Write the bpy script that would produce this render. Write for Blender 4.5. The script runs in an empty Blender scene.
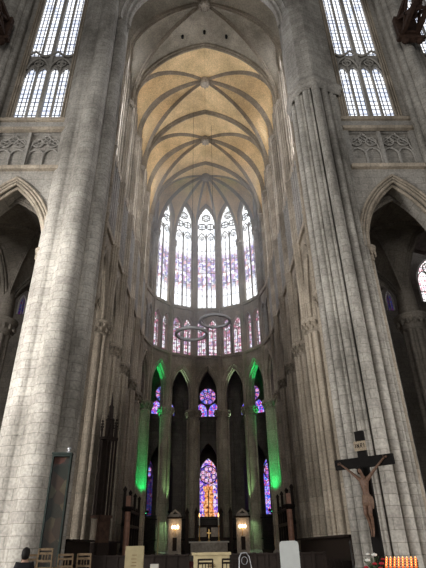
import bpy, math, random
from mathutils import Matrix, Vector
sin, cos, pi, R = math.sin, math.cos, math.pi, math.radians
random.seed(7)
sc = bpy.context.scene
col = sc.collection

# ------------------------------------------------------------------ camera, world, light
cd = bpy.data.cameras.new('camera')
cd.sensor_fit = 'HORIZONTAL'; cd.sensor_width = 36.0
cd.lens = 464.45 / 426 * 36.0
cd.clip_end = 400
cam = bpy.data.objects.new('camera', cd); col.objects.link(cam)
cam.location = (0, 0, 1.65)
cam.rotation_mode = 'XYZ'
cam.rotation_euler = (Matrix.Rotation(R(-0.895), 3, 'Z') @ Matrix.Rotation(R(90 + 29.43), 3, 'X') @ Matrix.Rotation(R(-0.959), 3, 'Z')).to_euler()
sc.camera = cam

w = bpy.data.worlds.new('world'); sc.world = w; w.use_nodes = True
bg = w.node_tree.nodes['Background']
bg.inputs[0].default_value = (0.93, 0.96, 1.0, 1); bg.inputs[1].default_value = 0.15
sc.view_settings.view_transform = 'Standard'; sc.view_settings.look = 'None'
sc.view_settings.exposure = 0.0; sc.view_settings.gamma = 1.0
sc.view_settings.use_curve_mapping = False

def area_light(name, loc, target, sx, sy, energy, color=(1, 1, 1), spread=180):
    l = bpy.data.lights.new(name, 'AREA'); l.shape = 'RECTANGLE'; l.size = sx; l.size_y = sy
    l.energy = energy; l.color = color; l.spread = R(spread)
    o = bpy.data.objects.new(name, l); col.objects.link(o); o.location = loc
    o.rotation_euler = (Vector(target) - Vector(loc)).to_track_quat('-Z', 'Y').to_euler()
    return o
# daylight of the transept windows beside the viewer, and a west fill light
area_light('west_fill_light', (0, -50, 16), (0, 40, 16), 16, 20, 8000, (1.0, 0.97, 0.93))  # added fill light far behind the viewer, brightens the apse and vault
area_light('north_transept_light', (-21, 7, 9), (-8.5, 20, 10), 8, 16, 3000, (1.0, 0.98, 0.95), 100)
area_light('south_transept_light', (21, 7, 6), (9, 20, 5), 8, 10, 650, (1.0, 0.97, 0.93), 100)

# ------------------------------------------------------------------ materials
M = {}
def base_mat(name, rough=0.85, spec=0.25):
    m = bpy.data.materials.new(name); m.use_nodes = True
    nt = m.node_tree; b = nt.nodes['Principled BSDF']
    b.inputs['Roughness'].default_value = rough
    b.inputs['Specular IOR Level'].default_value = spec
    M[name] = m
    return m, nt, b
def plain(name, c, rough=0.7, metal=0.0, noise=0.25, scale=6.0):
    m, nt, b = base_mat(name, rough)
    b.inputs['Metallic'].default_value = metal
    tc = nt.nodes.new('ShaderNodeTexCoord')
    n = nt.nodes.new('ShaderNodeTexNoise'); n.inputs['Scale'].default_value = scale; n.inputs['Detail'].default_value = 4
    r = nt.nodes.new('ShaderNodeValToRGB')
    r.color_ramp.elements[0].position = .3; r.color_ramp.elements[1].position = .7
    r.color_ramp.elements[0].color = (*[x * (1 - noise) for x in c], 1)
    r.color_ramp.elements[1].color = (*[min(1, x * (1 + noise)) for x in c], 1)
    nt.links.new(tc.outputs['Object'], n.inputs['Vector']); nt.links.new(n.outputs['Fac'], r.inputs[0])
    nt.links.new(r.outputs[0], b.inputs['Base Color'])
    return m
def stone(name, c1, c2, mortar, bw=0.95, bh=0.42, msize=0.012, rough=0.9, stain=0.5, bump=0.4, ms=1.0):
    """ashlar in UV metres, weathered with world-scale stains"""
    m, nt, b = base_mat(name, rough)
    N = nt.nodes; L = nt.links
    uv = N.new('ShaderNodeTexCoord')
    dis = N.new('ShaderNodeTexNoise'); dis.inputs['Scale'].default_value = 1.5; dis.inputs['Detail'].default_value = 2
    L.new(uv.outputs['UV'], dis.inputs['Vector'])
    add = N.new('ShaderNodeVectorMath'); add.operation = 'MULTIPLY_ADD'; add.inputs[1].default_value = (.02, .03, 0)
    L.new(dis.outputs['Color'], add.inputs[0]); L.new(uv.outputs['UV'], add.inputs[2])
    br = N.new('ShaderNodeTexBrick'); br.inputs['Scale'].default_value = 1
    br.inputs['Brick Width'].default_value = bw; br.inputs['Row Height'].default_value = bh
    br.inputs['Mortar Size'].default_value = msize; br.inputs['Mortar Smooth'].default_value = .4
    br.inputs['Bias'].default_value = -.1
    br.inputs['Color1'].default_value = (*c1, 1); br.inputs['Color2'].default_value = (*c2, 1); br.inputs['Mortar'].default_value = (*mortar, 1)
    L.new(add.outputs[0], br.inputs['Vector'])
    n1 = N.new('ShaderNodeTexNoise'); n1.inputs['Scale'].default_value = .35; n1.inputs['Detail'].default_value = 6; n1.inputs['Roughness'].default_value = .65
    geo = N.new('ShaderNodeNewGeometry')
    mp = N.new('ShaderNodeMapping'); mp.inputs['Scale'].default_value = (1, 1, .45)
    L.new(geo.outputs['Position'], mp.inputs[0]); L.new(mp.outputs[0], n1.inputs['Vector'])
    r1 = N.new('ShaderNodeValToRGB'); r1.color_ramp.elements[0].position = .36; r1.color_ramp.elements[1].position = .62
    d = 1 - stain
    r1.color_ramp.elements[0].color = (d, d * .985, d * .96, 1); r1.color_ramp.elements[1].color = (1, 1, 1, 1)
    L.new(n1.outputs['Fac'], r1.inputs[0])
    mx = N.new('ShaderNodeMix'); mx.data_type = 'RGBA'; mx.blend_type = 'MULTIPLY'; mx.inputs[0].default_value = 1
    L.new(br.outputs['Color'], mx.inputs[6]); L.new(r1.outputs[0], mx.inputs[7])
    n2 = N.new('ShaderNodeTexNoise'); n2.inputs['Scale'].default_value = 9; n2.inputs['Detail'].default_value = 5
    L.new(geo.outputs['Position'], n2.inputs['Vector'])
    r2 = N.new('ShaderNodeValToRGB'); r2.color_ramp.elements[0].color = (.72, .72, .72, 1); r2.color_ramp.elements[1].color = (1.15, 1.13, 1.1, 1)
    r2.color_ramp.elements[0].position = .3; r2.color_ramp.elements[1].position = .7
    L.new(n2.outputs['Fac'], r2.inputs[0])
    mx2 = N.new('ShaderNodeMix'); mx2.data_type = 'RGBA'; mx2.blend_type = 'MULTIPLY'; mx2.inputs[0].default_value = 1
    L.new(mx.outputs[2], mx2.inputs[6]); L.new(r2.outputs[0], mx2.inputs[7])
    L.new(mx2.outputs[2], b.inputs['Base Color'])
    bp = N.new('ShaderNodeBump'); bp.inputs['Strength'].default_value = bump; bp.inputs['Distance'].default_value = .03
    bf = N.new('ShaderNodeMath'); bf.operation = 'SUBTRACT'; 
    L.new(n2.outputs['Fac'], bf.inputs[0]); L.new(br.outputs['Fac'], bf.inputs[1]); L.new(bf.outputs[0], bp.inputs['Height'])
    L.new(bp.outputs[0], b.inputs['Normal'])
    return m
stone('pier_stone', (.56, .53, .48), (.46, .43, .39), (.29, .27, .235), stain=.6, bump=.6)
stone('wall_stone', (.47, .44, .40), (.38, .36, .325), (.25, .23, .21), bh=.5, stain=.35)
stone('choir_stone', (.50, .43, .345), (.38, .325, .26), (.24, .21, .17), bh=.5, stain=.55)
stone('shaft_stone', (.53, .455, .365), (.40, .345, .275), (.26, .24, .2), bw=3, bh=1.1, stain=.5, bump=.2)
stone('tracery_stone', (.44, .42, .39), (.39, .37, .34), (.33, .31, .29), bw=4, bh=1.6, msize=.006, stain=.35, bump=.2)
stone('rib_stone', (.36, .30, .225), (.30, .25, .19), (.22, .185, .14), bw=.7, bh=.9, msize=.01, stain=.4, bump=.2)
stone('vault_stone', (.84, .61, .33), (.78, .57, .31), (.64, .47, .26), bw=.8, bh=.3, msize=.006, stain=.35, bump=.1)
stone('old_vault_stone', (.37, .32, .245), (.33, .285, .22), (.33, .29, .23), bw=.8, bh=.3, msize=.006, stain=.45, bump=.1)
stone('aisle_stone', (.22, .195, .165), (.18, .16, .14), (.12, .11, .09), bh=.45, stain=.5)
stone('floor_stone', (.30, .27, .23), (.22, .20, .17), (.1, .09, .08), bw=.6, bh=.6, rough=.5, bump=.1)
plain('dark_wood', (.018, .011, .008), .7, scale=9)
plain('brown_wood', (.055, .03, .02), .8, noise=.4, scale=5)
plain('chair_wood', (.15, .10, .055), .55, noise=.35, scale=12)
plain('rush_seat', (.2, .15, .08), .8, noise=.3, scale=30)
plain('iron', (.025, .023, .022), .5, metal=.6)
plain('steel', (.55, .56, .58), .35, metal=.8, noise=.1)
plain('ring_metal', (.62, .63, .65), .5, metal=.0, noise=.1)
plain('gold', (.75, .5, .18), .35, metal=.9, noise=.15)
plain('black_cross', (.006, .005, .0045), .95, scale=6)
plain('corpus', (.13, .075, .05), .5, noise=.3, scale=14)
plain('loincloth', (.15, .095, .065), .6, noise=.25, scale=20)
plain('pale_stone', (.42, .37, .31), .7, scale=5)
plain('pink_marble', (.50, .27, .19), .35, noise=.25, scale=4)
plain('cream_paint', (.46, .38, .22), .6, noise=.12, scale=7)
plain('white_panel', (.60, .62, .60), .5, noise=.04)
plain('linen', (.72, .68, .60), .8, noise=.06)
plain('red_carpet', (.14, .02, .018), .9)
plain('wax', (.85, .80, .68), .4, noise=.05)
plain('hair', (.012, .009, .008), .6, scale=40)
plain('skin', (.5, .3, .22), .55, noise=.05)
plain('coat', (.012, .011, .014), .8)
plain('trousers', (.03, .035, .05), .8)
plain('leaf', (.04, .09, .025), .6, noise=.5, scale=30)
plain('red_petal', (.42, .02, .03), .6, noise=.3, scale=30)
plain('white_petal', (.85, .84, .78), .6, noise=.08, scale=30)
plain('ornament', (.22, .14, .06), .5)
plain('dark_green_metal', (.018, .026, .022), .6, metal=.2)
plain('plaque', (.30, .24, .17), .7, noise=.35, scale=25)

def emis(name, c, s):
    m = bpy.data.materials.new(name); m.use_nodes = True
    b = m.node_tree.nodes['Principled BSDF']
    b.inputs['Base Color'].default_value = (*c, 1); b.inputs['Emission Color'].default_value = (*c, 1); b.inputs['Emission Strength'].default_value = s
    M[name] = m; return m
emis('flame', (1, .5, .16), 3); emis('green_lens', (.05, 1, .35), 6); emis('candle_glow', (1, .2, .04), .7); emis('bulb', (1, .72, .45), 8)

def tapestry():
    m, nt, b = base_mat('tapestry', .6)
    N = nt.nodes; L = nt.links
    tc = N.new('ShaderNodeTexCoord'); v = N.new('ShaderNodeTexVoronoi'); v.inputs['Scale'].default_value = 2.2
    L.new(tc.outputs['Object'], v.inputs['Vector'])
    s = N.new('ShaderNodeSeparateColor'); L.new(v.outputs['Color'], s.inputs[0])
    r = N.new('ShaderNodeValToRGB'); e = r.color_ramp.elements
    e[0].color = (.02, .018, .015, 1); e[1].color = (.12, .08, .05, 1)
    x = e.new(.45); x.color = (.05, .025, .018, 1); x = e.new(.75); x.color = (.09, .03, .02, 1)
    L.new(s.outputs[0], r.inputs[0]); L.new(r.outputs[0], b.inputs['Base Color'])
tapestry()
def glazing():
    m, nt, b = base_mat('case_glass', .08, .5)
    N = nt.nodes; mx = N.new('ShaderNodeMixShader'); mx.inputs[0].default_value = .06
    tr = N.new('ShaderNodeBsdfTransparent'); tr.inputs[0].default_value = (.88, .93, .9, 1); gl = N.new('ShaderNodeBsdfGlossy'); gl.inputs['Roughness'].default_value = .1
    nt.links.new(tr.outputs[0], mx.inputs[1]); nt.links.new(gl.outputs[0], mx.inputs[2]); nt.links.new(mx.outputs[0], N['Material Output'].inputs[0])
glazing()

def glass(name, kind, strength):
    """leaded glass lit by the sky behind it.  UV in metres (u across, v up)"""
    m = bpy.data.materials.new(name); m.use_nodes = True
    nt = m.node_tree; N = nt.nodes; L = nt.links; N.clear()
    out = N.new('ShaderNodeOutputMaterial'); em = N.new('ShaderNodeEmission'); em.inputs[1].default_value = strength
    L.new(em.outputs[0], out.inputs[0])
    tc = N.new('ShaderNodeTexCoord'); uv = tc.outputs['UV']
    br = N.new('ShaderNodeTexBrick'); br.offset = 0; br.inputs['Scale'].default_value = 1
    br.inputs['Mortar Smooth'].default_value = .2
    br.inputs['Color1'].default_value = (1, 1, 1, 1); br.inputs['Color2'].default_value = (.86, .9, .96, 1)
    br.inputs['Mortar'].default_value = (.05, .05, .06, 1)
    L.new(uv, br.inputs['Vector'])
    vor = N.new('ShaderNodeTexVoronoi'); L.new(uv, vor.inputs['Vector'])
    sep = N.new('ShaderNodeSeparateColor'); L.new(vor.outputs['Color'], sep.inputs[0])
    rp = N.new('ShaderNodeValToRGB'); rp.color_ramp.interpolation = 'CONSTANT'; L.new(sep.outputs[0], rp.inputs[0])
    def ramp(cs):
        e = rp.color_ramp.elements
        while len(e) > 1: e.remove(e[-1])
        e[0].position = 0; e[0].color = (*cs[0], 1)
        for i, c in enumerate(cs[1:]):
            x = e.new((i + 1) / len(cs)); x.color = (*c, 1)
    mul = N.new('ShaderNodeMix'); mul.data_type = 'RGBA'; mul.blend_type = 'MULTIPLY'; mul.inputs[0].default_value = 1
    if kind == 'plain':        # clear panes with leads and bars
        br.inputs['Brick Width'].default_value = .30; br.inputs['Row Height'].default_value = .42; br.inputs['Mortar Size'].default_value = .045
        vor.inputs['Scale'].default_value = 2.2; ramp([(1, 1, 1), (.78, .82, .92), (1, 1, 1), (.95, .97, 1), (.7, .74, .86)])
        L.new(br.outputs['Color'], mul.inputs[6]); L.new(rp.outputs[0], mul.inputs[7]); L.new(mul.outputs[2], em.inputs[0])
    elif kind == 'band':       # grisaille with a band of coloured figures
        br.inputs['Brick Width'].default_value = .6; br.inputs['Row Height'].default_value = .9; br.inputs['Mortar Size'].default_value = .03
        vor.inputs['Scale'].default_value = 3.4; ramp([(.40, .24, .32), (.22, .20, .38), (.70, .64, .70), (.26, .28, .34), (.48, .30, .30), (.85, .82, .86), (.34, .25, .40)])
        sx = N.new('ShaderNodeSeparateXYZ'); L.new(uv, sx.inputs[0])
        nz = N.new('ShaderNodeTexNoise'); nz.inputs['Scale'].default_value = 1.3; L.new(uv, nz.inputs['Vector'])
        ad = N.new('ShaderNodeMath'); ad.operation = 'MULTIPLY_ADD'; ad.inputs[1].default_value = 1.6; L.new(nz.outputs['Fac'], ad.inputs[0]); L.new(sx.outputs[1], ad.inputs[2])
        rb = N.new('ShaderNodeValToRGB'); rb.color_ramp.interpolation = 'LINEAR'
        mr = N.new('ShaderNodeMapRange'); mr.inputs[1].default_value = 28; mr.inputs[2].default_value = 46; L.new(ad.outputs[0], mr.inputs[0])
        e = rb.color_ramp.elements; e[0].position = .20; e[0].color = (0, 0, 0, 1); e[1].position = .26; e[1].color = (1, 1, 1, 1)
        x = e.new(.50); x.color = (1, 1, 1, 1); x = e.new(.56); x.color = (0, 0, 0, 1)
        L.new(mr.outputs[0], rb.inputs[0])
        mxx = N.new('ShaderNodeMix'); mxx.data_type = 'RGBA'; L.new(rb.outputs[0], mxx.inputs[0])
        mxx.inputs[6].default_value = (1, 1, 1, 1); L.new(rp.outputs[0], mxx.inputs[7])
        L.new(br.outputs['Color'], mul.inputs[6]); L.new(mxx.outputs[2], mul.inputs[7]); L.new(mul.outputs[2], em.inputs[0])
    elif kind in ('pink', 'pale'):
        br.inputs['Brick Width'].default_value = .24; br.inputs['Row Height'].default_value = .5; br.inputs['Mortar Size'].default_value = .03
        vor.inputs['Scale'].default_value = 3.5; ramp([(1, .62, .68), (.62, .2, .28), (.9, .87, 1), (.5, .25, .36), (1, .92, .92), (1, .95, .95), (.5, .38, .6)] if kind == 'pink' else [(1, .85, .85), (1, .95, .95), (.9, .5, .55), (1, 1, 1)])
        L.new(br.outputs['Color'], mul.inputs[6]); L.new(rp.outputs[0], mul.inputs[7]); L.new(mul.outputs[2], em.inputs[0])
    else:                      # deep medieval blues and reds ('blue'), or an orange scene in violet ('scene')
        br.inputs['Brick Width'].default_value = .5; br.inputs['Row Height'].default_value = .55; br.inputs['Mortar Size'].default_value = .02
        vor.inputs['Scale'].default_value = 6.5 if kind == 'blue' else 4.2
        ramp([(.05, .10, .9), (.55, .12, .7), (.12, .3, 1), (.85, .1, .3), (.3, .15, .9), (.75, .6, 1)] if kind == 'blue' else [(.7, .25, .9), (.3, .2, 1), (1, .5, .8), (.2, .4, 1), (.9, .2, .4)] if kind == 'petal' else [(1, .6, .85), (.9, .55, 1), (1, .8, .95), (1, .45, .6)] if kind == 'palepetal' else
             [(.25, .12, .8), (.9, .55, .9), (.1, .08, .55), (.6, .25, .85), (.95, .3, .25), (.9, .8, 1)])
        src = rp.outputs[0]
        if kind == 'scene':
            sx = N.new('ShaderNodeSeparateXYZ'); L.new(uv, sx.inputs[0])
            wv = N.new('ShaderNodeTexNoise'); wv.inputs['Scale'].default_value = 1.1; wv.inputs['Detail'].default_value = 4; L.new(uv, wv.inputs['Vector'])
            f = N.new('ShaderNodeMath'); f.operation = 'ABSOLUTE'; L.new(sx.outputs[0], f.inputs[0])
            g = N.new('ShaderNodeMath'); g.operation = 'SUBTRACT'; L.new(wv.outputs['Fac'], g.inputs[0]); L.new(f.outputs[0], g.inputs[1])
            h = N.new('ShaderNodeMath'); h.operation = 'GREATER_THAN'; h.inputs[1].default_value = -.12; L.new(g.outputs[0], h.inputs[0])
            lo = N.new('ShaderNodeMath'); lo.operation = 'LESS_THAN'; lo.inputs[1].default_value = 8.7; L.new(sx.outputs[1], lo.inputs[0])
            lo2 = N.new('ShaderNodeMath'); lo2.operation = 'MULTIPLY'; L.new(h.outputs[0], lo2.inputs[0]); L.new(lo.outputs[0], lo2.inputs[1])
            ro = N.new('ShaderNodeValToRGB'); e = ro.color_ramp.elements; e[0].color = (.12, .02, .03, 1); e[1].color = (1, .7, .35, 1)
            e[0].position = .3; e[1].position = .68; x = e.new(.5); x.color = (1, .36, .10, 1)
            wv2 = N.new('ShaderNodeTexNoise'); wv2.inputs['Scale'].default_value = 3.2; wv2.inputs['Detail'].default_value = 3; L.new(uv, wv2.inputs['Vector'])
            L.new(wv2.outputs['Fac'], ro.inputs[0])
            mxx = N.new('ShaderNodeMix'); mxx.data_type = 'RGBA'; L.new(lo2.outputs[0], mxx.inputs[0]); L.new(src, mxx.inputs[6]); L.new(ro.outputs[0], mxx.inputs[7])
            src = mxx.outputs[2]
        L.new(br.outputs['Color'], mul.inputs[6]); L.new(src, mul.inputs[7]); L.new(mul.outputs[2], em.inputs[0])
    M[name] = m
glass('clear_glass', 'plain', 1.7); glass('grisaille_glass', 'band', 2.5); glass('pink_glass', 'pink', 1.5)
glass('blue_glass', 'blue', 1.1); glass('dim_blue_glass', 'blue', .1); glass('petal_glass', 'petal', .85); glass('pale_petal_glass', 'palepetal', 1.0); glass('scene_glass', 'scene', 1.1); glass('side_glass', 'plain', 9)

# ------------------------------------------------------------------ mesh builder
class MB:
    def __init__(s): s.v = []; s.f = []; s.uv = []; s.sm = []; s.T = None
    def add(s, vs, fs, smooth=False, uvs=None):
        b = len(s.v); vs = [Vector(v) for v in vs]
        for f in fs:
            if uvs is not None: s.uv.append([uvs[i] for i in f] if not isinstance(uvs, dict) else uvs[f])
            else:
                n = Vector((0, 0, 0))
                for i in range(len(f)):
                    a, c = vs[f[i]], vs[f[(i + 1) % len(f)]]
                    n += a.cross(c)
                ax, ay, az = abs(n.x), abs(n.y), abs(n.z)
                if az > ax and az > ay: s.uv.append([(vs[i].x, vs[i].y) for i in f])
                elif ax > ay: s.uv.append([(vs[i].y + .3, vs[i].z) for i in f])
                else: s.uv.append([(vs[i].x, vs[i].z) for i in f])
            s.f.append([b + i for i in f]); s.sm.append(smooth)
        s.v += [(s.T @ v) if s.T else v for v in vs]
        return s
    def box(s, x0, x1, y0, y1, z0, z1):
        v = [(x, y, z) for x in (x0, x1) for y in (y0, y1) for z in (z0, z1)]
        return s.add(v, [(0, 1, 3, 2), (4, 6, 7, 5), (0, 4, 5, 1), (2, 3, 7, 6), (0, 2, 6, 4), (1, 5, 7, 3)])
    def bar(s, p, q, a, b=None):
        """box beam from p to q with half sizes a,b"""
        b = b or a; p, q = Vector(p), Vector(q); t = (q - p).normalized()
        up = Vector((0, 0, 1)) if abs(t.z) < .9 else Vector((0, 1, 0))
        n = t.cross(up).normalized(); m = n.cross(t)
        v = [c + n * i * a + m * j * b for c in (p, q) for i, j in ((-1, -1), (1, -1), (1, 1), (-1, 1))]
        return s.add(v, [(0, 3, 2, 1), (4, 5, 6, 7)] + [(i, (i + 1) % 4, 4 + (i + 1) % 4, 4 + i) for i in range(4)])
    def prism(s, poly, z0, z1, smooth=False, top=None):
        n = len(poly); top = top or poly
        per = [0]
        for i in range(n):
            a, c = poly[i], poly[(i + 1) % n]; per.append(per[-1] + math.dist(a, c))
        v = [(x, y, z0) for x, y in poly] + [(x, y, z1) for x, y in top]
        b = len(s.v)
        uvd = {}
        fs = []
        for i in range(n):
            f = (i, (i + 1) % n, n + (i + 1) % n, n + i); fs.append(f)
            uvd[f] = [(per[i], z0), (per[i + 1], z0), (per[i + 1], z1), (per[i], z1)]
        s.add(v, fs, smooth, uvd)
        s.add([(x, y, z0) for x, y in poly], [tuple(range(n - 1, -1, -1))]); s.add([(x, y, z1) for x, y in top], [tuple(range(n))])
        return s
    def lathe(s, prof, c=(0, 0), n=16, sx=1, sy=1, smooth=True):
        v = []; uvd = {}
        for r, z in prof:
            for i in range(n):
                a = 2 * pi * i / n; v.append((c[0] + r * sx * cos(a), c[1] + r * sy * sin(a), z))
        fs = []
        for j in range(len(prof) - 1):
            rr = max(prof[j][0], .05)
            for i in range(n):
                f = (j * n + i, j * n + (i + 1) % n, (j + 1) * n + (i + 1) % n, (j + 1) * n + i); fs.append(f)
                u0, u1 = 2 * pi * rr * i / n, 2 * pi * rr * (i + 1) / n
                uvd[f] = [(u0, prof[j][1]), (u1, prof[j][1]), (u1, prof[j + 1][1]), (u0, prof[j + 1][1])]
        s.add(v, fs, smooth, uvd)
        m = len(prof) - 1
        s.add([v[i] for i in range(n)], [tuple(range(n - 1, -1, -1))]); s.add([v[m * n + i] for i in range(n)], [tuple(range(n))])
        return s
    def sweep(s, pts, sec, side, closed=False, smooth=True, caps=True):
        """section (a,b): a along constant side vector, b along side x tangent"""
        pts = [Vector(p) for p in pts]; side = Vector(side).normalized(); n = len(pts); k = len(sec)
        v = []; L = [0]
        for i in range(n): 
            if i: L.append(L[-1] + (pts[i] - pts[i - 1]).length)
        for i, p in enumerate(pts):
            a = pts[(i - 1) % n] if (closed or i > 0) else p
            c = pts[(i + 1) % n] if (closed or i < n - 1) else p
            t = (c - a).normalized(); m = side.cross(t)
            if m.length < 1e-6: m = Vector((1, 0, 0))
            m.normalize()
            for x, y in sec: v.append(p + side * x + m * y)
        fs = []; uvd = {}
        for i in range(n if closed else n - 1):
            j = (i + 1) % n
            for q in range(k):
                f = (i * k + q, i * k + (q + 1) % k, j * k + (q + 1) % k, j * k + q); fs.append(f)
                l1 = L[i + 1] if i + 1 < n else L[i] + .1
                uvd[f] = [(q * .1, L[i]), (q * .1 + .1, L[i]), (q * .1 + .1, l1), (q * .1, l1)]
        s.add(v, fs, smooth, uvd)
        if not closed and caps:
            s.add([v[i] for i in range(k)], [tuple(range(k - 1, -1, -1))]); s.add([v[(n - 1) * k + i] for i in range(k)], [tuple(range(k))])
        return s
    def tube(s, pts, r, side=(0, 1, 0), n=8, closed=False):
        return s.sweep(pts, [(r * cos(2 * pi * i / n), r * sin(2 * pi * i / n)) for i in range(n)], side, closed)
    def build(s, name, mat, parent=None, kind=None, loc=None, rot=None):
        me = bpy.data.meshes.new(name)
        me.from_pydata([tuple(v) for v in s.v], [], s.f)
        uvl = me.uv_layers.new(name='UVMap')
        i = 0
        for u in s.uv:
            for c in u: uvl.data[i].uv = c; i += 1
        me.polygons.foreach_set('use_smooth', s.sm)
        me.materials.append(M[mat]); me.update()
        o = bpy.data.objects.new(name, me); col.objects.link(o)
        if parent: o.parent = parent
        if kind: o['kind'] = kind
        if loc: o.location = loc
        if rot is not None: o.rotation_euler = (0, 0, rot)
        return o

def empty(name, loc=(0, 0, 0), rz=0, label=None, cat=None, group=None, kind=None):
    o = bpy.data.objects.new(name, None); col.objects.link(o); o.location = loc; o.rotation_euler = (0, 0, rz)
    return tag(o, label, cat, group, kind)
def tag(o, label=None, cat=None, group=None, kind=None):
    if label: o['label'] = label
    if cat: o['category'] = cat
    if group: o['group'] = group
    if kind: o['kind'] = kind
    return o
def copy_tree(o, parent=None):
    c = o.copy(); col.objects.link(c); c.parent = parent
    for ch in [x for x in o.children]: copy_tree(ch, c)
    return c

def arch(a, zs, rise, n=10, cx=0):
    """pointed arch from left spring to right spring, [(x,z)]"""
    xc = max((rise * rise - a * a) / (2 * a), 0); Rr = xc + a
    half = []
    for i in range(n + 1):
        x0 = -1 + i / n
        th = math.acos(min(1, max(-1, xc / Rr))) * i / n
        half.append((xc - Rr * cos(th), Rr * sin(th)))
    k = rise / half[-1][1] if half[-1][1] else 1
    half = [(x, z * k) for x, z in half]; half[-1] = (0, rise)
    pts = [(cx + x, zs + z) for x, z in half] + [(cx - x, zs + z) for x, z in half[-2::-1]]
    return pts

def arch_wall(mb, x0, x1, z0, z1, a, zs, rise, d0, d1, cx=0, sill=None, n=10):
    """wall slab between x0..x1 with one pointed opening"""
    sill = z0 if sill is None else sill
    A = arch(a, zs, rise, n, cx)
    for d, fl in ((d0, 0), (d1, 1)):
        vs = []; fs = []
        def quad(p, q, r, t):
            b = len(vs); vs.extend([(p[0], d, p[1]), (q[0], d, q[1]), (r[0], d, r[1]), (t[0], d, t[1])])
            fs.append((b, b + 1, b + 2, b + 3) if not fl else (b + 3, b + 2, b + 1, b))
        quad((x0, sill), (cx - a, sill), (cx - a, zs), (x0, zs)); quad((cx + a, sill), (x1, sill), (x1, zs), (cx + a, zs))
        quad((x0, zs), (cx - a, zs), (cx - a, z1), (x0, z1)); quad((cx + a, zs), (x1, zs), (x1, z1), (cx + a, z1))
        if sill > z0: quad((x0, z0), (x1, z0), (x1, sill), (x0, sill))
        for p, q in zip(A, A[1:]): quad(p, q, (q[0], z1), (p[0], z1))
        mb.add(vs, fs)
    ring = [(cx - a, sill)] + A + [(cx + a, sill)]
    vs = [(x, d, z) for x, z in ring for d in (d0, d1)]
    mb.add(vs, [(2 * i, 2 * i + 1, 2 * i + 3, 2 * i + 2) for i in range(len(ring) - 1)])
    if sill > z0: mb.add([(cx - a, d0, sill), (cx + a, d0, sill), (cx + a, d1, sill), (cx - a, d1, sill)], [(0, 1, 2, 3)])
    mb.add([(x0, d0, z1), (x1, d0, z1), (x1, d1, z1), (x0, d1, z1)], [(0, 1, 2, 3)])
    mb.add([(x0, d0, z0), (x0, d0, z1), (x0, d1, z1), (x0, d1, z0)], [(0, 1, 2, 3)])
    mb.add([(x1, d0, z0), (x1, d1, z0), (x1, d1, z1), (x1, d0, z1)], [(0, 1, 2, 3)])

def arch_roll(mb, a, zs, rise, d, r, cx=0, sill=None, n=10, sides=6):
    A = arch(a, zs, rise, n, cx)
    if sill is not None: A = [(cx - a, sill)] + A + [(cx + a, sill)]
    mb.tube([(x, d, z) for x, z in A], r, (0, 1, 0), sides)

def arch_glass(mb, a, zs, rise, d, cx=0, sill=0, n=10):
    A = [(cx - a, sill)] + arch(a, zs, rise, n, cx) + [(cx + a, sill)]
    vs = [(x, d, z) for x, z in A]
    mb.add(vs, [tuple(range(len(vs)))], uvs=[(x, z) for x, z in A])

def circ(mb, cx, cz, r, d, t, n=20, sides=6):
    mb.tube([(cx + r * cos(2 * pi * i / n), d, cz + r * sin(2 * pi * i / n)) for i in range(n)], t, (0, 1, 0), sides, closed=True)

def disc(mb, cx, cz, r, d, n=14):
    P = [(cx + r * cos(2 * pi * k / n), cz + r * sin(2 * pi * k / n)) for k in range(n)]
    mb.add([(x, d, z) for x, z in P], [tuple(range(n))], uvs=P)
def foil(mb, cx, cz, r, d, t, lobes=4, ph=0):
    """foiled circle: outer ring and lobes"""
    circ(mb, cx, cz, r, d, t, 20, 6)
    rl = r * (.46 if lobes <= 4 else .3)
    for i in range(lobes):
        a = ph + 2 * pi * i / lobes
        circ(mb, cx + (r - rl) * cos(a), cz + (r - rl) * sin(a), rl, d, t * .6, 12, 5)

# ------------------------------------------------------------------ plan
HW = 7.6                                   # half width between pier axes
BAY = 4.25
YP = [21.3 + BAY * i for i in range(7)]    # 21.3 ... 46.8
YC = 46.8
SEG = pi / 7
DXI = 38.0                                 # springing of the high vault
KEYZ = 47.0

# ---- floor
fb = MB(); fb.box(-24, 24, -3, 75, -.3, 0); fb.build('floor', 'floor_stone', kind='structure')

# ---- choir piers
def pier_mesh(parent, hemi):
    r = .63 if hemi else .64
    b = MB(); b.lathe([(1.0, 0), (1.0, .5), (.95, .62), (.88, .95), (.9, 1.05), (.74, 1.2), (.7, 1.3)], n=8, smooth=False); b.build('base', 'pier_stone', parent)
    s = MB(); s.lathe([(r, 1.3), (r, 8), (r, 14.3)], n=24); s.build('shaft', 'shaft_stone', parent)
    nk = 4 if hemi else 10
    for k in range(nk):
        a = k * 2 * pi / nk - pi / 2
        rr = .10 if hemi else (.19, .13)[k % 2]
        e = MB(); e.lathe([(rr, 1.3), (rr, 14.3)], (cos(a) * (r + .04), sin(a) * (r + .04)), n=10); e.build('engaged_shaft', 'shaft_stone', parent)
    c = MB()
    c.lathe([(r + .02, 14.2), (r + .1, 14.3), (r + .02, 14.4), (r + .12, 14.7), (r + .28, 15.05), (r + .34, 15.15), (r + .34, 15.3)], n=16)
    for ring, (z, rr, q) in enumerate(((14.62, r + .16, 12), (14.92, r + .30, 14))):       # carved foliage
        for i in range(q):
            a = 2 * pi * (i + .5 * ring) / q
            c.lathe([(.02, z - .14), (.09, z - .04), (.12, z + .07), (.07, z + .17), (.01, z + .19)], (rr * cos(a), rr * sin(a)), n=6)
    c.build('capital', 'choir_stone', parent)
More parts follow.
